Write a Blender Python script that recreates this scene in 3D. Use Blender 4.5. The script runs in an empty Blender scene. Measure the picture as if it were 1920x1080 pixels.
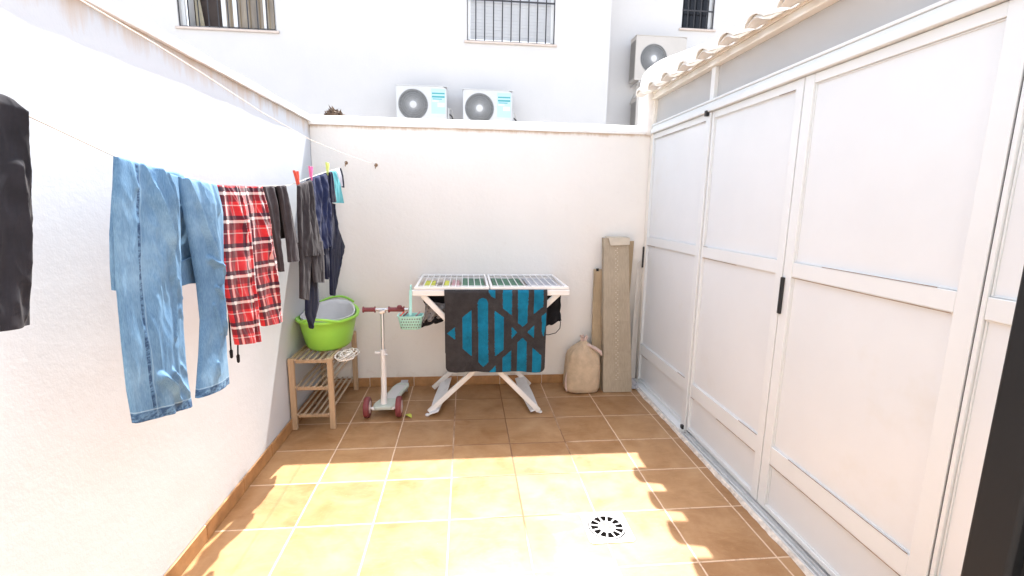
import bpy, bmesh, math, random
from mathutils import Vector, Matrix, noise
random.seed(7)
S = bpy.context.scene
C = S.collection
rad = math.radians

# ------------------------------------------------------------------ camera
CF, CYAW, CPITCH, CROLL = 884.85, 0.0988, 0.1732, 0.0156
CPOS = Vector((0.7344, -3.2222, 1.3791))
fw = Vector((math.sin(CYAW)*math.cos(CPITCH), math.cos(CYAW)*math.cos(CPITCH), -math.sin(CPITCH)))
r0 = Vector((math.cos(CYAW), -math.sin(CYAW), 0)); u0 = r0.cross(fw)
rt = r0*math.cos(CROLL) + u0*math.sin(CROLL); up = u0*math.cos(CROLL) - r0*math.sin(CROLL)
cam = bpy.data.cameras.new('camera'); co = bpy.data.objects.new('camera', cam); C.objects.link(co)
cam.sensor_width = 36; cam.lens = 36*CF/1920; cam.clip_start = 0.05; cam.clip_end = 800
M4 = Matrix((rt, up, -fw)).transposed().to_4x4(); M4.translation = CPOS
co.matrix_world = M4
S.camera = co

# ------------------------------------------------------------------ light
SUN = Vector((0.15, 0.56, 1.0)).normalized()
w = bpy.data.worlds.new('World'); S.world = w; w.use_nodes = True
nt = w.node_tree; bg = nt.nodes['Background']
sky = nt.nodes.new('ShaderNodeTexSky'); sky.sky_type = 'NISHITA'; sky.sun_disc = False
sky.sun_elevation = math.asin(SUN.z); sky.sun_rotation = math.atan2(SUN.x, SUN.y)
sky.dust_density = 2.5
hs = nt.nodes.new('ShaderNodeHueSaturation'); hs.inputs['Saturation'].default_value = .58
nt.links.new(sky.outputs[0], hs.inputs['Color']); nt.links.new(hs.outputs[0], bg.inputs[0]); bg.inputs[1].default_value = 0.14
sl = bpy.data.lights.new('sun', 'SUN'); so = bpy.data.objects.new('sun', sl); C.objects.link(so)
sl.energy = 3.1; sl.angle = rad(0.5); sl.color = (1.0, 0.965, 0.92)
so.rotation_euler = (-SUN).to_track_quat('-Z', 'Y').to_euler()
so.location = (2, 4, 12)
S.view_settings.view_transform = 'Standard'; S.view_settings.look = 'None'
S.view_settings.gamma = 1; S.view_settings.use_curve_mapping = False
S.view_settings.exposure = 2.06

def at(u, v, ax, val):
    """world point on the plane axis=val that the photograph shows at (u, v)"""
    d = fw + rt*((u-960)/CF) + up*((540-v)/CF)
    t = (val-CPOS[ax])/d[ax]
    return CPOS + d*t

# ------------------------------------------------------------------ materials
def N(nt, t, **k):
    n = nt.nodes.new(t)
    for a, b in k.items():
        if a.startswith('i_'): n.inputs[a[2:].replace('_', ' ')].default_value = b
        else: setattr(n, a, b)
    return n
def newmat(name, rough=.6, spec=.5, metal=0):
    m = bpy.data.materials.new(name); m.use_nodes = True
    b = m.node_tree.nodes['Principled BSDF']
    b.inputs['Roughness'].default_value = rough; b.inputs['Specular IOR Level'].default_value = spec
    b.inputs['Metallic'].default_value = metal
    return m, m.node_tree, b
def c4(c): return (c[0], c[1], c[2], 1)
def ramp(nt, fac, stops):
    r = nt.nodes.new('ShaderNodeValToRGB'); e = r.color_ramp.elements
    while len(e) < len(stops): e.new(.5)
    for i, (p, c) in enumerate(stops): e[i].position = p; e[i].color = c4(c) if len(c) == 3 else c
    nt.links.new(fac, r.inputs[0]); return r.outputs[0]
def mix(nt, fac, a, b, mode='MIX'):
    n = nt.nodes.new('ShaderNodeMix'); n.data_type = 'RGBA'; n.blend_type = mode
    for s, i in ((fac, 0), (a, 6), (b, 7)):
        if isinstance(s, (int, float)): n.inputs[i].default_value = s
        elif isinstance(s, tuple): n.inputs[i].default_value = c4(s)
        else: nt.links.new(s, n.inputs[i])
    return n.outputs[2]
def mth(nt, op, *a):
    n = nt.nodes.new('ShaderNodeMath'); n.operation = op
    for i, s in enumerate(a):
        if isinstance(s, (int, float)): n.inputs[i].default_value = s
        else: nt.links.new(s, n.inputs[i])
    return n.outputs[0]
def nz(nt, vec, scale, detail=4, rough=.55, dist=0):
    n = N(nt, 'ShaderNodeTexNoise', i_Scale=scale, i_Detail=detail, i_Roughness=rough, i_Distortion=dist)
    if vec is not None: nt.links.new(vec, n.inputs['Vector'])
    return n.outputs['Fac']
def geo(nt): return nt.nodes.new('ShaderNodeNewGeometry').outputs['Position']
def scl(nt, vec, s):
    n = nt.nodes.new('ShaderNodeMapping'); n.inputs['Scale'].default_value = s; nt.links.new(vec, n.inputs[0]); return n.outputs[0]
def bump(nt, b, h, st, dist=.01):
    n = nt.nodes.new('ShaderNodeBump'); n.inputs['Strength'].default_value = st; n.inputs['Distance'].default_value = dist
    nt.links.new(h, n.inputs['Height']); nt.links.new(n.outputs[0], b.inputs['Normal'])
def basic(name, col, rough=.6, var=.12, sc=8, bmp=0, bsc=60, spec=.5, metal=0, dirt=None):
    m, nt, b = newmat(name, rough, spec, metal)
    p = nt.nodes.new('ShaderNodeTexCoord').outputs['Object']
    f = nz(nt, p, sc, 6, .6)
    lo = tuple(x*(1-var) for x in col); hi = tuple(min(1, x*(1+var)) for x in col)
    c = ramp(nt, f, [(.3, lo), (.7, hi)])
    if dirt:
        g = nz(nt, p, dirt[1], 5, .65)
        c = mix(nt, ramp(nt, g, [(dirt[2], (0, 0, 0)), (dirt[2]+.12, (dirt[3],)*3)]), c, dirt[0])
    nt.links.new(c, b.inputs['Base Color'])
    if bmp: bump(nt, b, nz(nt, p, bsc, 4, .6), bmp)
    return m
def plaster(name, col, streak=None, bmp=.35, warm=0):
    """white rendered wall: trowel bumps, faint patches, rain streaks below the coping"""
    m, nt, b = newmat(name, .85, .25)
    p = geo(nt)
    c = ramp(nt, nz(nt, p, 1.6, 6, .6), [(.3, tuple(x*.95 for x in col)), (.7, col)])
    c = mix(nt, ramp(nt, nz(nt, p, 9, 5, .7), [(.62, (0, 0, 0)), (.8, (.25,)*3)]), c, (.66, .60, .52))
    sq = N(nt, 'ShaderNodeSeparateXYZ'); nt.links.new(p, sq.inputs[0])
    lowd = mth(nt, 'SUBTRACT', nz(nt, p, 11, 6, .7), mth(nt, 'MULTIPLY', sq.outputs[2], 1.4))
    c = mix(nt, ramp(nt, lowd, [(.40, (0, 0, 0)), (.58, (.35,)*3)]), c, (.56, .49, .40))
    if streak:
        zt, zl = streak
        sp = N(nt, 'ShaderNodeSeparateXYZ'); nt.links.new(p, sp.inputs[0])
        n = nz(nt, scl(nt, p, (14, 14, 1.3)), 1.0, 5, .75)
        ln = nz(nt, scl(nt, p, (3, 3, .01)), 1.0, 3, .6)
        d = mth(nt, 'DIVIDE', mth(nt, 'SUBTRACT', zt, sp.outputs[2]), zl)
        d = mth(nt, 'SUBTRACT', mth(nt, 'ADD', mth(nt, 'MULTIPLY', n, 1.0), mth(nt, 'MULTIPLY', ln, .8)), mth(nt, 'MULTIPLY', d, .55))
        k = ramp(nt, d, [(.55, (0, 0, 0)), (.95, (.75,)*3)])
        c = mix(nt, k, c, (.50, .36, .24))
    nt.links.new(c, b.inputs['Base Color'])
    h = mth(nt, 'ADD', mth(nt, 'MULTIPLY', nz(nt, p, 7, 3, .5), 1.6), mth(nt, 'ADD', nz(nt, p, 38, 5, .65), mth(nt, 'MULTIPLY', nz(nt, p, 160, 2, .5), .35)))
    bump(nt, b, h, bmp, .012)
    return m

T = .33
def tile_mat():
    m, nt, b = newmat('terracotta_tile', .38, .45)
    p = geo(nt); sp = N(nt, 'ShaderNodeSeparateXYZ'); nt.links.new(p, sp.inputs[0])
    wob = mth(nt, 'MULTIPLY', mth(nt, 'SUBTRACT', nz(nt, p, 18, 3), .5), .004)
    def line(axis):
        a = mth(nt, 'ADD', mth(nt, 'DIVIDE', mth(nt, 'ADD', sp.outputs[axis], wob), T), 100.0)
        fr = mth(nt, 'FRACT', mth(nt, 'ADD', a, .5))
        return mth(nt, 'ABSOLUTE', mth(nt, 'SUBTRACT', fr, .5)), mth(nt, 'FLOOR', a)
    dx, ix = line(0); dy, iy = line(1)
    d = mth(nt, 'MINIMUM', dx, dy)
    g = ramp(nt, d, [(.0085, (1, 1, 1)), (.0125, (0, 0, 0))])
    cx = N(nt, 'ShaderNodeCombineXYZ'); nt.links.new(ix, cx.inputs[0]); nt.links.new(iy, cx.inputs[1])
    wn = N(nt, 'ShaderNodeTexWhiteNoise', noise_dimensions='3D'); nt.links.new(cx.outputs[0], wn.inputs['Vector'])
    off = nt.nodes.new('ShaderNodeVectorMath'); off.operation = 'MULTIPLY_ADD'
    nt.links.new(wn.outputs['Color'], off.inputs[0]); off.inputs[1].default_value = (7, 7, 7); nt.links.new(p, off.inputs[2])
    q = off.outputs[0]
    c = ramp(nt, nz(nt, q, 5.5, 7, .62, .6), [(.30, (.255, .118, .040)), (.48, (.355, .188, .083)), (.70, (.46, .28, .142))])
    c = mix(nt, ramp(nt, nz(nt, scl(nt, q, (1, 3, 1)), 13, 5, .7, 1.0), [(.5, (0, 0, 0)), (.75, (.5,)*3)]), c, (.52, .32, .155))
    c = mix(nt, .36, c, ramp(nt, wn.outputs['Value'], [(0, (.265, .125, .042)), (1, (.46, .27, .125))]))
    # scattered pale dirt and darker traffic stains
    c = mix(nt, ramp(nt, nz(nt, p, 3.1, 6, .7), [(.60, (0, 0, 0)), (.8, (.45,)*3)]), c, (.24, .11, .042))
    # an ochre spill by the middle of the patio, edge pulled about by noise
    def ell(cx_, cy_, rx_, ry_, ang=0.0):
        wx = mth(nt, 'ADD', mth(nt, 'SUBTRACT', sp.outputs[0], cx_), mth(nt, 'MULTIPLY', mth(nt, 'SUBTRACT', nz(nt, p, 7, 3), .5), .12))
        wy = mth(nt, 'ADD', mth(nt, 'SUBTRACT', sp.outputs[1], cy_), mth(nt, 'MULTIPLY', mth(nt, 'SUBTRACT', nz(nt, p, 6.1, 3), .5), .12))
        return mth(nt, 'ADD', mth(nt, 'POWER', mth(nt, 'DIVIDE', wx, rx_), 2), mth(nt, 'POWER', mth(nt, 'DIVIDE', wy, ry_), 2))
    sp1 = ramp(nt, ell(1.02, -1.60, .085, .26), [(.75, (.62,)*3), (1.05, (0, 0, 0))])
    sp2 = ramp(nt, ell(1.08, -1.40, .17, .045), [(.7, (.5,)*3), (1.1, (0, 0, 0))])
    c = mix(nt, sp1, c, (.40, .19, .045)); c = mix(nt, sp2, c, (.42, .20, .05))
    # grout: pale, but walked dark along the middle of the patio
    walk = mth(nt, 'ADD', ell(.99, -.55, .45, 1.15), mth(nt, 'MULTIPLY', nz(nt, p, 5, 4), .5))
    gc = ramp(nt, walk, [(.75, (.22, .115, .06)), (1.35, (.66, .48, .34))])
    c = mix(nt, ramp(nt, nz(nt, p, 150, 2, .5), [(.70, (0, 0, 0)), (.78, (.4,)*3)]), c, (.55, .45, .34))
    gc = mix(nt, ramp(nt, nz(nt, p, 30, 4, .7), [(.55, (0, 0, 0)), (.68, (.6,)*3)]), gc, (.28, .17, .10))
    nt.links.new(mix(nt, g, c, gc), b.inputs['Base Color'])
    r = ramp(nt, nz(nt, q, 9, 5, .6), [(.3, (.30,)*3), (.7, (.5,)*3)])
    nt.links.new(mix(nt, g, r, (.8, .8, .8)), b.inputs['Roughness'])
    h = mth(nt, 'SUBTRACT', mth(nt, 'MULTIPLY', nz(nt, q, 14, 5, .6), .35), mth(nt, 'MULTIPLY', g, 1.0))
    bump(nt, b, h, .35, .004)
    return m
def wood_mat(name, col, axis=2):
    m, nt, b = newmat(name, .55)
    p = nt.nodes.new('ShaderNodeTexCoord').outputs['Object']
    s = [90, 90, 90]; s[axis] = 4
    f = nz(nt, scl(nt, p, tuple(s)), 1.0, 4, .6)
    c = ramp(nt, f, [(.3, tuple(x*.72 for x in col)), (.7, col)])
    nt.links.new(c, b.inputs['Base Color']); bump(nt, b, f, .2, .002)
    return m
def card_mat(name, col):
    m, nt, b = newmat(name, .9, .15)
    p = nt.nodes.new('ShaderNodeTexCoord').outputs['Object']
    c = ramp(nt, nz(nt, p, 5, 6, .6), [(.3, tuple(x*.82 for x in col)), (.7, col)])
    f = nz(nt, scl(nt, p, (160, 160, 3)), 1.0, 2, .5)
    c = mix(nt, ramp(nt, nz(nt, scl(nt, p, (3, 3, 22)), 1.0, 5, .7), [(.56, (0, 0, 0)), (.7, (.4,)*3)]), c, tuple(x*.62 for x in col))
    c = mix(nt, .25, c, ramp(nt, f, [(.35, tuple(x*.7 for x in col)), (.65, tuple(min(1, x*1.2) for x in col))]))
    nt.links.new(c, b.inputs['Base Color']); bump(nt, b, nz(nt, p, 25, 4), .25, .006)
    return m
def uvn(nt):
    sp = N(nt, 'ShaderNodeSeparateXYZ'); nt.links.new(nt.nodes.new('ShaderNodeUVMap').outputs[0], sp.inputs[0])
    return sp.outputs[0], sp.outputs[1]
def cloth_mat(name, col, var=.25, rough=.9, weave=700, fleck=None):
    m, nt, b = newmat(name, rough, .2)
    p = nt.nodes.new('ShaderNodeTexCoord').outputs['Object']
    c = ramp(nt, nz(nt, p, 14, 6, .65), [(.3, tuple(x*(1-var) for x in col)), (.7, tuple(x*(1+var) for x in col))])
    if fleck: c = mix(nt, ramp(nt, nz(nt, p, fleck[1], 3, .7), [(fleck[2], (0, 0, 0)), (fleck[2]+.08, (1, 1, 1))]), c, fleck[0])
    nt.links.new(c, b.inputs['Base Color'])
    b.inputs['Sheen Weight'].default_value = .06
    bump(nt, b, nz(nt, p, weave, 2, .5), .25, .002)
    return m
def denim(name, seam=None, length=1):
    """washed denim; UV = metres across / down. seam: metres from the left edge"""
    m, nt, b = newmat(name, .85, .2)
    u, v = uvn(nt); p = nt.nodes.new('ShaderNodeTexCoord').outputs['Object']
    c = ramp(nt, nz(nt, p, 6, 6, .62), [(.3, (.065, .150, .27)), (.5, (.125, .245, .385)), (.7, (.25, .41, .56))])
    w_ = nz(nt, scl(nt, p, (500, 500, 60)), 1.0, 2, .6)
    c = mix(nt, .25, c, ramp(nt, w_, [(.3, (.05, .13, .25)), (.7, (.28, .46, .64))]))
    def band(x, at_, wd): return mth(nt, 'LESS_THAN', mth(nt, 'ABSOLUTE', mth(nt, 'SUBTRACT', x, at_)), wd)
    pk = nz(nt, scl(nt, p, (40, 40, 90)), 1.0, 3, .7)
    pkk = ramp(nt, pk, [(.4, (.15,)*3), (.56, (.9,)*3)])
    if seam is not None:
        c = mix(nt, mth(nt, 'MULTIPLY', band(u, seam, .0042), pkk), c, (.02, .05, .12))
        c = mix(nt, mth(nt, 'MULTIPLY', band(u, seam+.008, .0012), .3), c, (.4, .55, .68))
    c = mix(nt, mth(nt, 'MULTIPLY', band(v, length-.012, .012), pkk), c, (.03, .07, .15))
    c = mix(nt, mth(nt, 'MULTIPLY', band(v, length-.027, .0014), .45), c, (.42, .56, .68))
    nt.links.new(c, b.inputs['Base Color']); bump(nt, b, w_, .3, .002)
    return m
def plaid():
    m, nt, b = newmat('red_plaid_flannel', .9, .15)
    u, v = uvn(nt)
    P = .094
    def st(x, o, wd):
        f = mth(nt, 'FRACT', mth(nt, 'ADD', mth(nt, 'DIVIDE', x, P), 50+o))
        return mth(nt, 'LESS_THAN', mth(nt, 'ABSOLUTE', mth(nt, 'SUBTRACT', f, .5)), wd/2)
    p = nt.nodes.new('ShaderNodeTexCoord').outputs['Object']
    c = ramp(nt, nz(nt, p, 20, 4), [(.3, (.50, .016, .024)), (.7, (.68, .040, .046))])
    K = (.012, .012, .028); W = (.74, .70, .66)
    for o, wd, col, op in ((.05, .26, (.04, .01, .02), .62), (.38, .14, K, .80), (.25, .09, W, .50), (-.20, .035, W, .35)):
        c = mix(nt, mth(nt, 'MULTIPLY', st(u, o, wd), op), c, col)
    for o, wd, col, op in ((.05, .24, (.04, .01, .02), .60), (.36, .15, K, .85), (.22, .10, W, .62), (-.20, .04, W, .40)):
        c = mix(nt, mth(nt, 'MULTIPLY', st(v, o, wd), op), c, col)
    both = mth(nt, 'MULTIPLY', st(u, .25, .14), st(v, .22, .14)); c = mix(nt, mth(nt, 'MULTIPLY', both, .8), c, (.80, .77, .74))
    nt.links.new(c, b.inputs['Base Color']); bump(nt, b, nz(nt, p, 500, 2), .2, .002)
    b.inputs['Sheen Weight'].default_value = .3
    return m

M = {}
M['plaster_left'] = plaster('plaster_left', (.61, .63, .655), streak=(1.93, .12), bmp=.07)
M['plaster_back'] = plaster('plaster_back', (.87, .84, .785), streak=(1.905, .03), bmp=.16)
M['plaster_house'] = plaster('plaster_house', (.60, .58, .567), bmp=.12)
M['plaster_home'] = plaster('plaster_home', (.84, .83, .81), bmp=.12)
M['coping'] = basic('coping_paint', (.84, .82, .78), .8, .06, 12, .3, 40, dirt=((.55, .46, .36), 14, .68, .4))
M['coping_tile'] = basic('coping_paint_clean', (.85, .83, .79), .75, .06, 12, .2, 40)
M['tile'] = tile_mat()
M['skirt'] = basic('skirting_tile', (.42, .22, .09), .4, .25, 12, .1, 40)
M['ground'] = basic('ground_concrete', (.42, .40, .37), .9, .2, 3, .4, 30)
M['alu'] = basic('white_aluminium', (.745, .765, .755), .38, .03, 3, dirt=((.60, .52, .42), 9, .70, .3))
M['alu_cream'] = basic('cream_aluminium', (.83, .79, .71), .45, .05, 3)
M['panel'] = basic('white_door_panel', (.735, .755, .755), .30, .03, 2.0, .03, 6, dirt=((.66, .64, .56), 2.2, .60, .3))
M['transom'] = basic('grey_frosted_glass', (.47, .46, .445), .25, .04, 2)
M['roof'] = basic('painted_roof_tile', (.84, .81, .75), .7, .06, 9, .3, 50, dirt=((.60, .52, .40), 6, .64, .4))
M['sealbrown'] = basic('perished_seal', (.30, .22, .17), .8, .3, 30)
M['black'] = basic('black_plastic', (.012, .012, .013), .4, .2, 20)
M['metal'] = basic('grey_track_metal', (.66, .66, .65), .4, .12, 20, metal=.2)
M['mortar'] = basic('rough_mortar', (.70, .62, .53), .9, .3, 30, .8, 60)
M['darkalu'] = basic('anthracite_aluminium', (.011, .0115, .0125), .6, .08, 5, spec=.25, dirt=((.025, .025, .025), 40, .74, .5))
M['ac'] = basic('ac_casing', (.56, .555, .55), .45, .04, 3)
M['ac_dark'] = basic('ac_grille_dark', (.13, .13, .13), .6, .2, 20)
M['ac_grille'] = basic('ac_grille_wire', (.30, .30, .30), .5, .05, 20)
M['ac_beige'] = basic('ac_casing_beige', (.50, .46, .42), .5, .05, 3)
M['iron'] = basic('dark_iron', (.035, .032, .034), .5, .2, 10)
M['sillpeach'] = basic('peach_stone_sill', (.56, .47, .41), .7, .1, 12)
M['pipe'] = basic('pipe_grey', (.5, .48, .46), .6, .1, 10)
M['sky_blue'] = basic('label_pale_blue', (.42, .58, .66), .5, .03, 5)
M['teal'] = basic('label_teal', (.06, .32, .33), .5, .05, 5)
M['lime'] = basic('label_lime', (.60, .76, .50), .5, .05, 5)
M['shutter'] = basic('white_shutter', (.50, .50, .51), .5, .04, 4)
M['pvc'] = basic('white_window_frame', (.80, .80, .79), .4, .03, 4)
M['curtain'] = basic('beige_curtain', (.55, .50, .38), .9, .12, 12)
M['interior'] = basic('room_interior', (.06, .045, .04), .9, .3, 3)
M['wood'] = wood_mat('pine_wood', (.56, .39, .24), 2)
M['slat'] = wood_mat('pine_slat', (.56, .43, .30), 1)
M['green'] = basic('lime_green_plastic', (.33, .70, .08), .35, .04, 4)
M['greytub'] = basic('grey_plastic', (.66, .66, .65), .4, .06, 6)
M['rope'] = basic('white_rope', (.66, .62, .55), .85, .2, 60)
M['line'] = basic('clothesline_cord', (.70, .66, .60), .7, .1, 60)
M['whitemetal'] = basic('white_coated_steel', (.82, .80, .77), .35, .04, 8)
M['whiteplastic'] = basic('white_plastic', (.76, .76, .77), .4, .05, 20, dirt=((.42, .42, .44), 40, .6, .5))
M['mint'] = basic('mint_plastic', (.36, .68, .60), .4, .05, 8)
M['mintgrey'] = basic('pale_sage_plastic', (.56, .62, .55), .5, .08, 8)
M['maroon'] = basic('maroon_rubber', (.22, .045, .05), .5, .15, 20)
M['pinkwhite'] = basic('pale_pink_rim', (.72, .55, .52), .45, .05, 20)
M['silver'] = basic('silver_tube', (.62, .62, .62), .28, .04, 20, metal=.7)
M['card'] = card_mat('cardboard', (.46, .385, .285)); M['card2'] = card_mat('cardboard_light', (.47, .36, .23))
M['cardtape'] = basic('cream_tape', (.62, .55, .44), .6, .08, 20)
M['board'] = basic('pale_board', (.66, .62, .56), .7, .06, 6)
M['sack'] = cloth_mat('beige_sackcloth', (.58, .44, .30), .16, .95, 300)
M['sackneck'] = cloth_mat('pink_beige_cloth', (.62, .47, .41), .15, .95, 300)
M['hook'] = basic('rusty_hook', (.28, .17, .09), .7, .2, 30)
M['drain'] = basic('drain_plastic', (.60, .60, .61), .4, .05, 30, dirt=((.45, .43, .40), 25, .62, .6))
M['draingrey'] = basic('drain_hub_shade', (.13, .13, .125), .6, .25, 60)  # grey paints in the shadow of the recessed grate hub
M['drainhole'] = basic('drain_hole', (.006, .0055, .005), 1.0, spec=0)
M['red'] = basic('red_peg', (.75, .10, .06), .4, .05); M['pink'] = basic('pink_peg', (.80, .16, .36), .4, .05)
M['yellow'] = basic('yellow_green_peg', (.70, .78, .20), .4, .05); M['leafy'] = basic('lime_leaf', (.55, .58, .08), .7, .1)
M['jeans_back'] = denim('denim_back'); M['plaid'] = plaid()
M['charcoal'] = cloth_mat('charcoal_cotton', (.021, .020, .025), .35)
M['greyleg'] = cloth_mat('grey_jersey', (.034, .029, .032), .3)
M['greyleg2'] = cloth_mat('faded_grey_jersey', (.050, .042, .046), .3)
M['navy'] = cloth_mat('navy_jersey', (.010, .013, .034), .35)
M['navyblue'] = cloth_mat('washed_navy_jersey', (.018, .026, .075), .35)
M['tealcloth'] = cloth_mat('teal_jersey', (.12, .46, .50), .15)
M['whitecloth'] = cloth_mat('white_jersey', (.66, .66, .72), .1)
M['blackcloth'] = cloth_mat('black_jersey', (.010, .010, .012), .3)
M['check'] = cloth_mat('grey_check_flannel', (.26, .25, .255), .3, fleck=((.02, .02, .022), 60, .56))
M['greencloth'] = cloth_mat('sage_green_cloth', (.10, .20, .13), .25)
M['yellowcloth'] = cloth_mat('yellow_cloth', (.60, .60, .10), .15)
M['pinkcloth'] = cloth_mat('pink_cloth', (.50, .30, .30), .2)
M['palecloth'] = cloth_mat('pale_grey_cloth', (.45, .45, .47), .1)
def pile(m):
    nt = m.node_tree; bn = [n for n in nt.nodes if n.type == 'BUMP'][0]; bn.inputs['Strength'].default_value = .9; bn.inputs['Distance'].default_value = .006
    return m
M['towel_grey'] = cloth_mat('towel_charcoal', (.043, .040, .041), .28, .98, 260)
M['towel_teal'] = cloth_mat('towel_teal', (.006, .160, .275), .26, .98, 260)
pile(M['towel_grey']); pile(M['towel_teal'])
M['brownleaf'] = basic('dry_brown_leaf', (.11, .07, .045), .9, .3, 30)
M['bark'] = basic('bark', (.12, .09, .06), .9, .3, 30)

# ------------------------------------------------------------------ mesh helpers
class MB:
    def __init__(s): s.v = []; s.f = []; s.uv = None; s.mi = None
    def quadstrip(s, rings, closed=True, cap0=True, cap1=True):
        n = len(rings[0]); b = len(s.v)
        for r in rings: s.v += [tuple(p) for p in r]
        for i in range(len(rings)-1):
            for j in range(n if closed else n-1):
                k = (j+1) % n
                s.f.append((b+i*n+j, b+i*n+k, b+(i+1)*n+k, b+(i+1)*n+j))
        if closed and cap0: s.f.append(tuple(b+j for j in range(n))[::-1])
        if closed and cap1: s.f.append(tuple(b+(len(rings)-1)*n+j for j in range(n)))
        return s
    def box(s, a, b):
        x0, y0, z0 = a; x1, y1, z1 = b
        return s.quadstrip([[(x0, y0, z), (x1, y0, z), (x1, y1, z), (x0, y1, z)] for z in (z0, z1)])
    def bar(s, p, q, w, h=None, upv=(0, 0, 1), ch=.18):
        """rectangular bar with chamfered corners from p to q"""
        h = h or w; p = Vector(p); q = Vector(q); d = (q-p).normalized(); U = Vector(upv)
        if abs(d.dot(U)) > .98: U = Vector((0, 1, 0))
        a = d.cross(U).normalized(); c = a.cross(d).normalized(); k = min(w, h)*ch
        o = [(w/2-k, h/2), (w/2, h/2-k), (w/2, -h/2+k), (w/2-k, -h/2), (-w/2+k, -h/2), (-w/2, -h/2+k), (-w/2, h/2-k), (-w/2+k, h/2)]
        return s.quadstrip([[P + a*x + c*y for x, y in o] for P in (p, q)])
    def tube(s, pts, r, n=8, caps=True):
        pts = [Vector(p) for p in pts]; rings = []; ref = None
        for i, p in enumerate(pts):
            d = (pts[min(i+1, len(pts)-1)]-pts[max(i-1, 0)]).normalized()
            if ref is None: ref = d.orthogonal().normalized()
            ref = (ref-d*ref.dot(d)).normalized(); o = d.cross(ref)
            rr = r[i] if isinstance(r, (list, tuple)) else r
            rings.append([p + (ref*math.cos(t*2*math.pi/n)+o*math.sin(t*2*math.pi/n))*rr for t in range(n)])
        return s.quadstrip(rings, True, caps, caps)
    def lathe(s, c, prof, n=32, axis='z', sx=1, sy=1, cap0=True, cap1=True):
        rings = []
        for r, h in prof:
            ring = []
            for k in range(n):
                a = k*2*math.pi/n; x, y = r*math.cos(a)*sx, r*math.sin(a)*sy
                ring.append((c[0]+x, c[1]+y, c[2]+h) if axis == 'z' else ((c[0]+h, c[1]+x, c[2]+y) if axis == 'x' else (c[0]+x, c[1]-h, c[2]+y)))
            rings.append(ring)
        return s.quadstrip(rings, True, cap0, cap1)
    def prism(s, poly, a0, a1, axis):
        def P(p, h):
            return (h, p[0], p[1]) if axis == 0 else ((p[0], h, p[1]) if axis == 1 else (p[0], p[1], h))
        return s.quadstrip([[P(p, h) for p in poly] for h in (a0, a1)])
    def build(s, name, mat, parent=None, smooth=False, bevel=0, seg=2, solid=0, sub=0):
        me = bpy.data.meshes.new(name); me.from_pydata(s.v, [], s.f)
        mats = mat if isinstance(mat, list) else [mat]
        for m_ in mats: me.materials.append(m_)
        if s.mi:
            for p, k in zip(me.polygons, s.mi): p.material_index = k
        if s.uv:
            l = me.uv_layers.new(name='UVMap')
            for lp in me.loops: l.data[lp.index].uv = s.uv[lp.vertex_index]
        bm = bmesh.new(); bm.from_mesh(me)
        bmesh.ops.recalc_face_normals(bm, faces=bm.faces)
        bm.to_mesh(me); bm.free()
        if smooth:
            me.polygons.foreach_set('use_smooth', [True]*len(me.polygons))
            me.set_sharp_from_angle(angle=rad(smooth if smooth is not True else 40))
        o = bpy.data.objects.new(name, me); C.objects.link(o)
        if parent is not None: o.parent = parent; o.matrix_parent_inverse = Matrix.Translation(parent_loc(parent)).inverted()
        if solid:
            md = o.modifiers.new('solid', 'SOLIDIFY'); md.thickness = solid; md.offset = 0
        if bevel:
            md = o.modifiers.new('bevel', 'BEVEL'); md.width = bevel; md.segments = seg; md.limit_method = 'ANGLE'; md.angle_limit = rad(35)
            md.harden_normals = False
        if sub:
            md = o.modifiers.new('sub', 'SUBSURF'); md.levels = sub; md.render_levels = sub
        return o
def parent_loc(o):
    return Vector(o.location)          # a top-level Empty carries the offset; its parts sit at the origin
def tag(o, label, cat, group=None, kind=None):
    o['label'] = label
    if cat: o['category'] = cat
    if group: o['group'] = group
    if kind: o['kind'] = kind
    return o
def thing(name, label, cat, loc=(0, 0, 0), group=None):
    o = bpy.data.objects.new(name, None); o.empty_display_size = .1; C.objects.link(o); o.location = loc
    return tag(o, label, cat, group)
def struct(o, label=None):
    o['kind'] = 'structure'
    if label: o['label'] = label; 
    return o
def copy_tree(o, parent=None):
    c = o.copy(); C.objects.link(c)
    if parent is not None: c.parent = parent
    for ch in [x for x in bpy.data.objects if x.parent == o]: copy_tree(ch, c)
    return c

XL, XR, YB, YH = -.335, 2.10, .285, -3.45       # left wall, door plane, back wall, house wall

# ------------------------------------------------------------------ ground, floor
g = MB(); g.f = [(0, 1, 2, 3)]; g.v = [(-200, -200, -.012), (200, -200, -.012), (200, 200, -.012), (-200, 200, -.012)]
tag(struct(g.build('ground', M['ground'])), 'pale concrete ground around the patio', 'ground')
g = MB(); nx, ny = 20, 30
for j in range(ny+1):
    for i in range(nx+1):
        g.v.append((XL-.05+(XR+.55-XL)*i/nx, YH+(YB-YH+.05)*j/ny, 0))
for j in range(ny):
    for i in range(nx): g.f.append((j*(nx+1)+i, j*(nx+1)+i+1, (j+1)*(nx+1)+i+1, (j+1)*(nx+1)+i))
tag(struct(g.build('patio_floor', M['tile'])), 'brown square tiled patio floor with pale grout, half in sun', 'floor')

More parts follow.
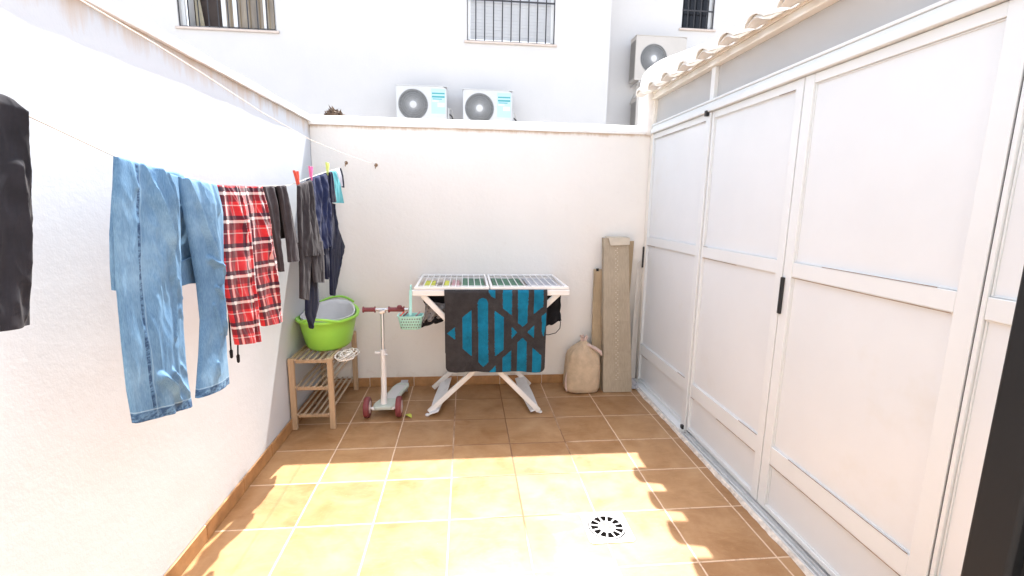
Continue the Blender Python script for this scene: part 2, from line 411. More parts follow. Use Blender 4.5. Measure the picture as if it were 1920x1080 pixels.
# ------------------------------------------------------------------ walls
def skirting(parent, p0, p1, nrm, h=.072):
    """row of brown tiles along the foot of a wall, one mesh"""
    m = MB(); p0 = Vector(p0); p1 = Vector(p1); L = (p1-p0).length; d = (p1-p0)/L; n = Vector(nrm); k = 0
    x = 0
    while x < L-.01:
        e = min(L, x+T-.004); a = p0+d*x; b = p0+d*e; th = .010+random.uniform(-.001, .0015); hh = h+random.uniform(-.0015, .0015)
        ring = [a, b, b+n*th, a+n*th]
        m.quadstrip([[(q.x, q.y, z) for q in ring] for z in (.001, hh)])
        x += T
    o = m.build('skirting', M['skirt'], parent, bevel=.002)
    g_ = MB(); a, b = p0, p1
    g_.quadstrip([[(q.x, q.y, z) for q in (a, b, b+n*.006, a+n*.006)] for z in (.001, h-.003)])
    g_.build('skirting_grout', M['mortar'], parent)

lw = thing('patio_wall', 'long white rendered side wall with stained coping, left behind the clothesline', 'wall', (XL-.1, -1.5, 0))
m = MB(); n1, n2 = 90, 40
for j in range(n2+1):
    for i in range(n1+1):
        y = YH+(YB-YH)*i/n1; z = 1.93*j/n2
        m.v.append((XL + .0010*noise.noise(Vector((y*1.7, z*1.7, 3))) + .0006*noise.noise(Vector((y*7, z*7, 9))) - .0005, y, z))
for j in range(n2):
    for i in range(n1): k = j*(n1+1)+i; m.f.append((k, k+1, k+n1+2, k+n1+1))
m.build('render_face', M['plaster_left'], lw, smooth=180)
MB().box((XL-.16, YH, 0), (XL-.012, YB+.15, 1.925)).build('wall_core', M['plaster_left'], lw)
def wavy_coping(prof, y0, y1, along, n=70, seed=0, amp=.004):
    """coping with slightly irregular hand-laid edge; prof in (across, z)"""
    m = MB(); rings = []
    for i in range(n+1):
        t = y0+(y1-y0)*i/n; ring = []
        for q, (a, z) in enumerate(prof):
            e = amp*noise.noise(Vector((t*2.5, q*.7, seed)))+amp*.5*noise.noise(Vector((t*9, q*.9, seed)))
            ring.append((a+e, t, z+e*.8) if along == 'y' else (t, a+e, z+e*.8))
        rings.append(ring)
    return m.quadstrip(rings)
wavy_coping([(XL-.175, 1.926), (XL-.175, 1.955), (XL-.15, 1.972), (XL-.03, 1.976), (XL+.008, 1.966), (XL+.020, 1.948), (XL+.016, 1.926)], YH, YB+.16, 'y', 90, 1).build('coping', M['coping'], lw, smooth=50)
skirting(lw, (XL+.002, YB-.012, 0), (XL+.002, YH, 0), (1, 0, 0))

bw = thing('patio_wall', 'cream white back wall between the side wall and the storage doors', 'wall', (.9, YB+.07, 0))
m = MB(); n1, n2 = 80, 50
for j in range(n2+1):
    for i in range(n1+1):
        x = XL+.001+(2.09-XL)*i/n1; z = 1.91*j/n2
        m.v.append((x, YB + .003*noise.noise(Vector((x*1.9, z*1.9, 13))), z))
for j in range(n2):
    for i in range(n1): k = j*(n1+1)+i; m.f.append((k, k+1, k+n1+2, k+n1+1))
m.build('render_face', M['plaster_back'], bw, smooth=180)
MB().box((XL-.010, YB+.008, 0), (2.6, YB+.15, 1.905)).build('wall_core', M['plaster_back'], bw)
wavy_coping([(YB+.165, 1.907), (YB+.165, 1.945), (YB+.14, 1.978), (YB+.09, 1.984), (YB+.055, 1.978), (YB+.020, 1.958), (YB-.008, 1.936), (YB-.020, 1.922), (YB-.018, 1.907)], XL-.13, 2.045, 'x', 60, 4, .003).build('coping', M['coping_tile'], bw, smooth=50)
skirting(bw, (XL+.014, YB-.001, 0), (XR-.02, YB-.001, 0), (0, -1, 0))
# plaster pillar and rounded verge at the end of the wall
m = MB()
poly = [(2.043, 1.90), (2.038, 2.22), (2.042, 2.30), (2.058, 2.355), (2.09, 2.40), (2.14, 2.43), (2.33, 2.505), (2.6, 2.61), (4.2, 3.24), (4.2, 1.90)]
m.prism(poly, YB-.035, YB+.17, 1)
m.build('gable', M['coping_tile'], bw, bevel=.03, seg=4, smooth=50)

# house wall behind the camera, with the open anthracite door leaf
hw = thing('house_wall', 'white wall of the house behind the patio, seen by its dark door only', 'wall', (.9, YH-.1, 0))
MB().box((XL-.3, YH-.3, 0), (.2, YH, 2.9)).build('wall', M['plaster_home'], hw)
MB().box((1.43, YH-.3, 0), (4.2, YH, 2.9)).build('wall', M['plaster_home'], hw)
MB().box((.2, YH-.3, 2.15), (1.43, YH, 2.9)).build('lintel', M['plaster_home'], hw)
MB().box((.2, YH-.22, .0), (1.43, YH-.2, 2.15)).build('fill_blind', M['pvc'], hw)  # unseen white blind, added to bounce sunlight onto the back wall
dl = thing('door_leaf', 'dark anthracite door edge at the far right, nearest to the viewer', 'door', (1.40, -3.4, 0))
MB().bar((1.384, -2.775, .02), (1.384, -2.775, 2.12), .052, .050, (0, 1, 0), .08).build('stile', M['darkalu'], dl, bevel=.002)
MB().bar((1.384, -3.40, .02), (1.384, -3.40, 2.12), .052, .05, (0, 1, 0), .08).build('stile', M['darkalu'], dl, bevel=.002)
for z0, z1 in ((.02, .16), (2.02, 2.12)): MB().box((1.360, -3.374, z0), (1.408, -2.801, z1)).build('rail', M['darkalu'], dl, bevel=.002)
MB().box((1.372, -3.374, .16), (1.397, -2.801, 2.02)).build('panel', M['darkalu'], dl)
# ------------------------------------------------------------------ storage room on the right
sr = thing('storage_room', 'white aluminium panel storage room with doors along the right side', 'building', (2.6, -1.5, 0))
X = XR
def frame_bars(name, bars, mat, parent, bevel=.003):
    m = MB()
    for a, b in bars: m.box(a, b)
    return m.build(name, mat, parent, bevel=bevel)
# fixed frame
frame_bars('corner_post', [((X-.012, .235, .02), (X+.05, .280, 2.145))], M['alu_cream'], sr)
frame_bars('mullion', [((X-.018, -.605, .02), (X+.05, -.555, 1.905)), ((X-.010, -.600, 1.972), (X+.04, -.560, 2.144))], M['alu'], sr)
frame_bars('head_rail', [((X-.030, YH, 1.907), (X+.05, .234, 1.938)), ((X-.018, YH, 1.9385), (X+.04, .234, 1.958)), ((X-.024, YH, 1.9585), (X+.05, .234, 1.971))], M['alu'], sr)
frame_bars('mullion', [((X-.010, -2.06, 1.972), (X+.04, -2.02, 2.144))], M['alu'], sr)
for y0, y1 in ((-.559, .234), (-2.019, -.601), (YH, -2.061)):
    MB().box((X+.012, y0, 1.9715), (X+.020, y1, 2.1445)).build('transom_pane', M['transom'], sr)
frame_bars('eave_beam', [((X-.028, YH, 2.1455), (X+.06, .262, 2.158)), ((X-.016, YH, 2.1585), (X+.06, .262, 2.186)), ((X-.024, YH, 2.1865), (X+.06, .262, 2.204))], M['alu_cream'], sr)
def leaf(name, y0, y1, x, st0, st1, foot=.25, label=None, pan=M['panel']):
    """y0 nearer the camera; stile widths st0, st1; rails at the heights of the photo"""
    z0 = .03
    bars = [((x-.010, y0, z0), (x+.03, y0+st0, 1.905)), ((x-.010, y1-st1, z0), (x+.03, y1, 1.905))]
    a, b = y0+st0+.0005, y1-st1-.0005
    for h0, h1 in ((z0, .052), (.252, .335), (1.102, 1.163), (1.868, 1.905)): bars.append(((x-.008, a, h0), (x+.028, b, h1)))
    d = frame_bars(name, bars, M['alu'], sr, .0025)
    for h0, h1 in ((.052, .252), (.335, 1.102), (1.163, 1.868)):
        MB().box((x+.004, a, h0+.0005), (x+.010, b, h1-.0005)).build('panel', pan, d)
    # beading strips round each panel
    mb = MB()
    for h0, h1 in ((.052, .252), (.335, 1.102), (1.163, 1.868)):
        for q0, q1, k0, k1 in ((a+.0005, a+.005, h0+.001, h1-.001), (b-.005, b-.0005, h0+.001, h1-.001), (a+.0055, b-.0055, h0+.001, h0+.005), (a+.0055, b-.0055, h1-.005, h1-.001)):
            mb.box((x-.001, q0, k0), (x+.0038, q1, k1))
    mb.build('beading', M['alu'], d, bevel=.001)
    sb_ = MB(); ph = random.random()*9
    for zz in (1.0995, 1.1645, .3365, .2505, 1.8665):
        q = a+.006
        while q < b-.01:                     # perished brown rubber, missing in places
            e = min(b-.004, q+.05)
            if noise.noise(Vector((q*3, zz*5, ph))) > (-.15 if zz > .9 and zz < 1.12 else .12): sb_.box((x-.0095, q, zz-.0011), (x-.0075, e, zz+.0011))
            q += .0501
    if sb_.v: sb_.build('seal', M['sealbrown'], d)
    return d
for yy in (-.6085, -1.333, -2.121): MB().box((X-.004, yy-.0022, .03), (X+.02, yy+.0022, 1.904)).build('gasket', M['black'], sr)
fx = leaf('fixed_panel', -.554, .234, X, .012, .018)
d1 = leaf('door', -1.330, -.612, X, .045, .016)
d2 = leaf('door', -2.118, -1.336, X, .060, .052)
d3 = leaf('door', -2.95, -2.124, X, .06, .012)
leaf('fixed_panel', -3.44, -2.956, X, .06, .012)
def handle(y, z0, z1, parent, w=.017):
    MB().box((X-.022, y-w/2, z0), (X-.0105, y+w/2, z1)).build('handle', M['black'], parent, bevel=.003)
handle(-1.352+.005, .935, 1.095, d2); handle(.262, .925, 1.085, sr, .016)
MB().box((X-.040, -.592, 1.885), (X-.0185, -.574, 1.915)).build('latch', M['black'], sr, bevel=.002)
MB().box((X-.035, -.600, .022), (X-.0185, -.580, .05)).build('latch', M['black'], sr, bevel=.002)
# floor track, with mortar edge on the patio side
m = MB()
for x0, x1, h in ((X-.052, X-.046, .016), (X-.034, X-.030, .018), (X-.012, X-.008, .02), (X+.05, X+.056, .022)): m.box((x0, YH, .0045), (x1, -.611, h))
m.box((X-.052, YH, .0022), (X+.056, -.611, .0044)); m.build('floor_track', M['metal'], sr)
m = MB(); rings = []
for i in range(161):
    y = YH+(YB-.02-YH)*i/160; e = .004*noise.noise(Vector((y*7, 0, 0)))+.003*noise.noise(Vector((y*29, 4, 0)))
    rings.append([(X-.0525, y, .001), (X-.0525, y, .014), (X-.064+e, y, .011+e*.2), (X-.070+e*1.8, y, .001)])
m.quadstrip(rings).build('track_mortar', M['mortar'], sr, smooth=40)
MB().box((X-.052, -.60, .001), (X+.05, .27, .0295)).build('sill', M['alu'], sr, bevel=.003)
# roof of wavy tiles sloping up away from the patio
PITCH, Y0 = .2245, .074
def tile_z(y):
    t = ((y-Y0)/PITCH+.5) % 1.0 - .5           # 0 = middle of a pan
    a = abs(t)
    if a < .17: return .006*(a/.17)**2, 1.0
    s_ = (a-.17)/.33
    return .008+.038*math.sin(min(1, s_)*math.pi/2)**.8, 0.0
m = MB(); ys = []; y = YB-.036
SL = .36
while y > YH:
    ys.append(y); y -= PITCH/26
cols = []
for y in ys:
    h, pan = tile_z(y); jit = .006*noise.noise(Vector((round((y-Y0)/PITCH+ (0 if pan else .5))*3.3, pan*5, 1)))
    tt = ((y-Y0)/PITCH+.5) % 1.0 - .5
    rnd = 0 if pan else .012*(1-math.sin((abs(tt)-.17)/.33*math.pi/2))
    xe = (2.050 if pan else 1.938+rnd)+jit
    row = []
    for k, x in enumerate([xe, xe+.02, 2.12, 2.35, 2.70, 3.2, 4.15]):
        step = .012*(x > 2.3)+.012*(x > 2.6)
        row.append((x, y, 2.196+(x-2.05)*SL+h+step))
    cols.append(row)
nk = 7
for row in cols: m.v += row
for i in range(len(cols)-1):
    for k in range(nk-1): m.f.append((i*nk+k, i*nk+k+1, (i+1)*nk+k+1, (i+1)*nk+k))
base = len(m.v)
for row in cols: m.v += [(p[0]+.002, p[1], p[2]-.014) for p in row]
for i in range(len(cols)-1):
    for k in range(nk-1): m.f.append((base+i*nk+k, base+(i+1)*nk+k, base+(i+1)*nk+k+1, base+i*nk+k+1))
    m.f.append((i*nk, (i+1)*nk, base+(i+1)*nk, base+i*nk))
m.build('roof', M['roof'], sr, smooth=50)
# lumpy mortar packed under the arched tile ends
m = MB(); rings = []
for y in ys:
    tt = abs(((y-Y0)/PITCH+.5) % 1.0 - .5); k = max(0, min(1, (tt-.15)/.10)); k = k*k*(3-2*k)
    h, pan = tile_z(y); e = .008*noise.noise(Vector((y*11, 2, 0)))+.005*noise.noise(Vector((y*34, 7, 0)))
    xo = 2.058+(1.955-2.058)*k+e*.5
    zu = lambda x: 2.196+(x-2.05)*SL+h-.017
    z1 = max(2.2062, zu(xo)) if k < .3 else zu(xo)
    zm = 2.2048+(z1-2.2048)*.45
    rings.append([(2.10, y, 2.2046), (2.072, y, 2.2046), (2.066+(xo-2.066)*.70, y, min(zm, z1-.003)-.012*k), (xo-.002*k, y, z1-.016*k), (xo+.004, y, z1), (2.10, y, max(2.207, zu(2.10)+.010))])
m.quadstrip(rings).build('eave_mortar', M['roof'], sr, smooth=60)
MB().box((4.10, YH, 0), (4.2, YB-.036, 2.86)).build('rear_wall', M['plaster_house'], sr)

# ------------------------------------------------------------------ floor drain
dr = thing('floor_drain', 'white square floor drain with round slotted grate in the sunlit tiles', 'drain', (1.345, -1.425, 0))
cx_, cy_, s_ = 1.345, -1.422, .098
m = MB(); outer = []
for k in range(48):
    a = (k+.5)*2*math.pi/48; c, s = math.cos(a), math.sin(a); q = s_/max(abs(c), abs(s)); outer.append((c*q, s*q))
m.quadstrip([[(cx_+x, cy_+y, .0008) for x, y in outer], [(cx_+x, cy_+y, .0030) for x, y in outer],
             [(cx_+.0822*math.cos((k+.5)*math.pi/24), cy_+.0822*math.sin((k+.5)*math.pi/24), .0036) for k in range(48)],
             [(cx_+.0805*math.cos((k+.5)*math.pi/24), cy_+.0805*math.sin((k+.5)*math.pi/24), .0010) for k in range(48)]], True, False, False)
m.build('drain_plate', M['drain'], dr)
MB().lathe((cx_, cy_, .0006), [(.0803, 0), (.0803, .0006)], 48).build('drain_pit', M['drainhole'], dr)
m = MB(); SL_ = 12                                   # grate: hub, ring and radial bars leave open slots
n = 96
def ringpts(r, z): return [(cx_+r*math.cos(k*2*math.pi/n), cy_+r*math.sin(k*2*math.pi/n), z) for k in range(n)]
m.quadstrip([ringpts(.070, .002), ringpts(.070, .0050), ringpts(.0765, .0050), ringpts(.0765, .002)], True, False, False)
m.lathe((cx_, cy_, .002), [(.038, 0), (.0375, .0024), (.036, .0030), (.034, .0030), (.031, .0012)], 48, cap1=False)
for k in range(SL_):
    a = (k+.5)*2*math.pi/SL_; c, s = math.cos(a), math.sin(a)
    m.bar((cx_+.036*c, cy_+.036*s, .0034), (cx_+.0712*c, cy_+.0712*s, .0034), .0068, .0030, ch=.05)
m.build('grate', M['drain'], dr)
MB().lathe((cx_, cy_, .0018), [(.0312, 0), (.0312, .0004)], 40).build('grate_hub_shade', M['draingrey'], dr)

# ------------------------------------------------------------------ building behind
ab = thing('apartment_building', 'tall white building behind the back wall with barred windows', 'building', (0, 5, 0))
FY = 4.6
def facade(x0, x1, y, zt, holes, name='wall', th=.22):
    """wall face split round its window openings"""
    m = MB(); xs = sorted(set([x0, x1]+[h[0] for h in holes]+[h[1] for h in holes]))
    for a, b in zip(xs, xs[1:]):
        hs = sorted([h for h in holes if h[0] <= a and h[1] >= b], key=lambda h: h[2])
        z = 0
        for h in hs: m.box((a, y, z), (b, y+th, h[2])); z = h[3]
        m.box((a, y, z), (b, y+th, zt))
    m_ = m.build(name, M['plaster_house'], ab)
    return m_
W1 = (-3.40, -2.04, 3.86, 5.05); W2 = (.755, 2.115, 3.86, 5.05)
facade(-9, 3.0, FY, 6.6, [W1, W2])
RY = 5.25
p = at(1277, 53, 1, RY); q = at(1337, 53, 1, RY)
W3 = (p.x, q.x, p.z, p.z+1.15)
facade(2.78, 10.5, RY, 6.6, [W3])
MB().box((2.78, FY+.2205, 0), (3.0, RY-.0005, 6.6)).build('wall', M['plaster_house'], ab)
def bars(wd, y, n, mids, parent):
    x0, x1, z0, z1 = wd; m = MB()
    for k in range(n+1): x = x0+(x1-x0)*k/n; m.tube([(x, y, z0+.01), (x, y, z1)], 0.009 if 0 < k < n else .013, 6)
    for z in [z0+.012]+[z0+t for t in mids]: m.bar((x0-.01, y, z), (x1+.01, y, z), .014, .022)
    m.build('window_bars', M['iron'], parent)
def window(wd, y, kind):
    x0, x1, z0, z1 = wd
    fr = MB()
    for a, b in (((x0+.001, y+.10, z0+.001), (x0+.05, y+.15, z1-.001)), ((x1-.05, y+.10, z0+.001), (x1-.001, y+.15, z1-.001)), ((x0+.0505, y+.10, z0+.001), (x1-.0505, y+.15, z0+.05)), ((x0+.0505, y+.10, z1-.05), (x1-.0505, y+.15, z1-.001))):
        fr.box(a, b)
    f = fr.build('window', M['pvc'], ab, bevel=.003)
    s = MB(); s.box((x0-.04, y-.035, z0-.035), (x1+.04, y-.0005, z0-.002)); s.build('sill', M['sillpeach'], f, bevel=.006)
    return f
glass, gnt, gb = newmat('window_glass', .06, .6); gb.inputs['Base Color'].default_value = (.03, .03, .035, 1); gb.inputs['Transmission Weight'].default_value = .55; gb.inputs['IOR'].default_value = 1.3
M['glass'] = glass
amber, ant, abs_ = newmat('reflecting_glass', .12, .9)
ap = ant.nodes.new('ShaderNodeTexCoord').outputs['Object']
ant.links.new(ramp(ant, nz(ant, scl(ant, ap, (14, 1, 1.2)), 1, 4, .6), [(.3, (.12, .085, .05)), (.55, (.24, .18, .11)), (.75, (.36, .30, .20))]), abs_.inputs['Base Color'])
# left window: open sash, curtain, dark room, sliding pane
f = window(W1, FY, 0)
x0, x1, z0, z1 = W1
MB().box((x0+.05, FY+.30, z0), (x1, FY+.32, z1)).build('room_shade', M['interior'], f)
m = MB(); rings = []
for k in range(25):
    x = x0+.045+.10*k/24; rings.append([(x, FY+.18+.015*math.sin(k*1.3), z) for z in (z0+.05, z1)])
m.quadstrip(rings, False); m.build('net_curtain', M['shutter'], f, smooth=True, solid=.003)
m = MB(); rings = []
for k in range(25):
    t = k/24; rings.append([(x0+.150+.06*t+.06*t*max(0, 1-(z-z0)/.5), FY+.20+.02*math.sin(k*1.7), z) for z in [z0+.05+(z1-z0-.05)*q/6 for q in range(7)]])
m.quadstrip(rings, False); m.build('curtain', M['curtain'], f, smooth=True, solid=.004)
m = MB()
for a, b in ((x0+.575, x0+.635), (x0+.735, x0+.795), (x1-.20, x1-.165)): m.box((a, FY+.07, z0+.052), (b, FY+.0995, z1-.05))
m.build('sash', M['pvc'], f, bevel=.003)
MB().box((x0+.636, FY+.080, z0+.052), (x1-.052, FY+.088, z1-.05)).build('pane', amber, f)
bars(W1, FY+.03, 10, [.93], f)
# middle window: closed roller shutter
f = window(W2, FY, 1); x0, x1, z0, z1 = W2
m = MB(); z = z0+.052
while z < z1-.06:
    m.box((x0+.051, FY+.085, z), (x1-.051, FY+.097, z+.043)); m.box((x0+.051, FY+.089, z+.0431), (x1-.051, FY+.095, z+.0479)); z += .048
m.build('roller_shutter', M['shutter'], f, bevel=.002)
bars(W2, FY+.03, 10, [.60], f)
f = window(W3, RY, 2); x0, x1, z0, z1 = W3
MB().box((x0+.05, RY+.120, z0+.05), (x1-.05, RY+.128, z1-.05)).build('pane', glass, f)
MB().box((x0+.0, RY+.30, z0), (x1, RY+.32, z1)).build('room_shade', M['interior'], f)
m = MB(); rings = []
for k in range(17): rings.append([(x1-.26+.12*k/16, RY+.2+.015*math.sin(k*1.6), z) for z in (z0+.05, z1)])
m.quadstrip(rings, False); m.build('curtain', M['shutter'], f, smooth=True, solid=.004)
bars(W3, RY+.03, 5, [.30, .75], f)

def ac_unit(name, label, x0, z0, yf, wdt=.74, hgt=.50, cas='ac', sticker=True, fan_side=.235, louvre=False, R=.213):
    """outdoor unit: x0 left edge, z0 underside, yf front face"""
    t = thing(name, label, 'air conditioner', (x0+wdt/2, yf+.13, z0), 'outdoor air conditioning units on the white building')
    d = .28; cxx = x0+fan_side+.01; cz = z0+hgt/2
    # casing with round opening in the front
    m = MB(); n = 64; ring0 = []
    for k in range(n):
        a = (k+.5)*2*math.pi/n; c, s = math.cos(a), math.sin(a)
        # project to the rectangle
        tx = ((x0+wdt-cxx) if c > 0 else (cxx-x0))/max(abs(c), 1e-6); tz = (hgt/2)/max(abs(s), 1e-6); q = min(tx, tz)
        ring0.append((cxx+c*q, cz+s*q))
    ri = [(cxx+R*math.cos((k+.5)*2*math.pi/n), cz+R*math.sin((k+.5)*2*math.pi/n)) for k in range(n)]
    cas_corner = [[(x, yf+d, z) for x, z in ring0], [(x, yf, z) for x, z in ring0], [(x, yf, z) for x, z in ri], [(x, yf+.05, z) for x, z in ri]]
    m.quadstrip(cas_corner, True, True, True)
    casing = m.build('casing', M[cas], t, bevel=.004)
    # fan blades and motor behind the grille
    b = MB()
    for k in range(3):
        a0 = k*2*math.pi/3+.4; pts = []
        for r, w0, w1 in ((.05, -.3, .3), (R*.9, -.15, .95)):
            pts.append([(cxx+r*math.cos(a0+w0), yf+.047, cz+r*math.sin(a0+w0)), (cxx+r*math.cos(a0+(w0+w1)/2), yf+.038, cz+r*math.sin(a0+(w0+w1)/2)), (cxx+r*math.cos(a0+w1), yf+.030, cz+r*math.sin(a0+w1))])
        b.quadstrip(pts, False)
    b.build('fan', M['ac_dark'], t, solid=.002)
    MB().lathe((cxx, yf+.0495, cz), [(R*.995, 0), (R*.995, .0005)], 48, 'y').build('fan_recess', M['ac_dark'], t)
    gr = MB()
    for k in range(60):
        a = k*2*math.pi/60; a2 = a+.22
        gr.tube([(cxx+.05*math.cos(a), yf-.006, cz+.05*math.sin(a)), (cxx+.6*R*math.cos(a+.12), yf-.008, cz+.6*R*math.sin(a+.12)), (cxx+R*1.01*math.cos(a2), yf-.001, cz+R*1.01*math.sin(a2))], .0042, 4)
    for rr in [.075, .105, .135, .165, .195]:
        if rr < R: gr.tube([(cxx+rr*math.cos(k*math.pi/20), yf-.006, cz+rr*math.sin(k*math.pi/20)) for k in range(41)], .002, 4, False)
    gr.tube([(cxx+R*math.cos(k*math.pi/20), yf-.002, cz+R*math.sin(k*math.pi/20)) for k in range(41)], .005, 5, False)
    gr.build('grille', M['ac_grille'], t)
    MB().lathe((cxx, yf-.004, cz), [(.052, -.004), (.052, .004), (.046, .008), (.0, .010)], 28, 'y').build('hub_cap', M['ac'], t, smooth=True)
    MB().box((x0-.004, yf-.006, z0+hgt), (x0+wdt+.004, yf+d+.004, z0+hgt+.012)).build('top_cover', M[cas], t, bevel=.004)
    if louvre:
        l = MB()
        for k in range(22):
            z = z0+.05+k*(hgt-.1)/22; l.box((x0-.006, yf+.03, z), (x0-.0005, yf+d-.03, z+.010))
        l.build('side_louvre', M['ac_dark'], t)
    if sticker:
        sx0 = x0+wdt-.225; sx1 = x0+wdt-.02; e = yf-.0012
        MB().box((sx0, e-.0008, z0+.14), (sx1, e, z0+hgt-.03)).build('energy_label', M['sky_blue'], t)
        top = z0+hgt-.03
        s = MB(); s.box((sx0+.01, e-.0018, top-.075), (sx1-.01, e-.0009, top-.055)); s.box((sx0+.01, e-.0018, top-.125), (sx1-.01, e-.0009, top-.100)); s.box((sx0+.02, e-.0018, top-.150), (sx1-.05, e-.0009, top-.138)); s.build('label_print', M['teal'], t)
        s = MB(); s.box((sx0+.012, e-.0018, top-.185), (sx0+.11, e-.0009, top-.160)); s.build('label_print', M['lime'], t)
        s = MB(); s.box((sx0+.09, e-.0018, top-.255), (sx1-.012, e-.0009, top-.195)); s.build('label_print', M['whitecloth'], t)
    # valve cover and pipes on the right
    v = MB(); v.box((x0+wdt+.0045, yf+.10, z0+.05), (x0+wdt+.035, yf+.20, z0+.25)); v.build('valve_cover', M[cas], t, bevel=.006)
    for k in range(2):
        h = MB().tube([(x0+wdt+.03, yf+.12+.05*k, z0+.16+.09*k), (x0+wdt+.07, yf+.12+.05*k, z0+.13+.09*k), (x0+wdt+.10, yf+.15+.05*k, z0+.05), (x0+wdt+.11, yf+.20, z0-.20)], .011, 7)
        h.build('hose', M['iron' if not k else 'pipe'], t)
    for xx in (x0+.09, x0+wdt-.09):
        br = MB()
        br.bar((xx, yf+.0, z0-.018), (xx, yf+d+.12, z0-.018), .03); br.bar((xx, yf+.03, z0-.03), (xx, yf+d+.119, z0-.30), .025)
        br.build('bracket', M['pipe'], t)
    return t
p = at(742, 158, 1, 4.2); ac_unit('air_conditioner', 'outdoor unit with pale blue label, left of the pair over the back wall', p.x, p.z-.53, 4.2, .735, .52)
p = at(868, 166, 1, 4.2); ac_unit('air_conditioner', 'outdoor unit with pale blue label, right of the pair over the back wall', p.x, p.z-.53, 4.2, .735, .52)
p = at(1194, 66, 1, 4.85); q = at(1194, 150, 1, 4.85)
hh = p.z-q.z
ac_unit('air_conditioner', 'beige outdoor unit with plain fan high up above the gable', p.x, q.z, 4.85, .86, hh, 'ac_beige', False, .30, True, .225)
p = at(1194, 182, 1, 4.85)
ac_unit('air_conditioner', 'lower outdoor unit with louvred side, half hidden behind the gable pillar', p.x, p.z-hh, 4.85, .86, hh, 'ac_beige', False, .30, True, .225)

# dry shrub peeping over the back wall
sb = thing('shrub', 'brown dry shrub top just showing over the back wall', 'plant', (-.34, 1.0, 0))
MB().tube([(-.34, 1.0, 0), (-.36, 1.02, .8), (-.34, .99, 1.5), (-.35, 1.0, 1.95)], [.03, .026, .02, .012], 8).build('trunk', M['bark'], sb, smooth=True)
m = MB()
for k in range(1300):
    a = random.uniform(0, 6.28); r = .13*math.sqrt(random.random()); z = 1.905+.23*random.random()*(1-(r/.16)**2)+.03*math.sin(a*3)
    c = Vector((-.35+r*math.cos(a)*1.15, 1.0+r*math.sin(a), z)); d = Vector((random.gauss(0, 1), random.gauss(0, 1), random.gauss(.5, 1))).normalized(); o_ = d.orthogonal().normalized()
    L = random.uniform(.03, .055); b_ = len(m.v)
    m.v += [tuple(c-o_*.012), tuple(c+d*L), tuple(c+o_*.012), tuple(c-d*.01)]; m.f.append((b_, b_+1, b_+2, b_+3))
m.build('foliage', M['brownleaf'], sb)

# ------------------------------------------------------------------ clotheslines
LX = -.10
pts = [(LX, YH, 1.70), (LX, -2.9, 1.64)]+[(LX, p.y, p.z) for p in [at(u, v, 0, LX) for u, v in ((0, 192), (40, 211), (215, 293), (280, 322), (340, 339), (410, 348), (480, 350), (540, 348), (560, 341), (600, 326), (640, 314))]]+[(LX, YB-.03, 1.655)]
tag(MB().tube(pts, .0018, 6).build('clothesline', M['line'], smooth=True), 'sagging cord carrying the hung laundry along the left wall', 'clothesline')
pts = [(.104, YH, 1.74)]+[(.104, p.y, p.z) for p in [at(u, v, 0, .104) for u, v in ((156, 3), (287, 80), (375, 135), (490, 210), (582, 262), (640, 286))]]+[(.104, YB-.03, 1.645)]
tag(MB().tube(pts, .0014, 6).build('clothesline', M['line'], smooth=True), 'upper empty cord running to the right hook on the back wall', 'clothesline')
for x, z, lb in ((LX, 1.655, 'rusty hook on the back wall holding the laundry line, left one'), (.104, 1.645, 'rusty hook on the back wall holding the empty line, right one')):
    h = thing('wall_hook', lb, 'hook', (x, YB, z), 'hooks on the back wall')
    MB().tube([(x, YB+.01, z)]+[(x+.0, YB-.012-.016*math.sin(a*.5), z-.012+.014*math.cos(a)) for a in [k*.5 for k in range(12)]], .003, 7).build('hook', M['hook'], h, smooth=True)
    MB().lathe((x, YB+.002, z), [(.013, 0), (.012, .004), (.004, .006)], 14, 'y').build('base_plate', M['hook'], h)

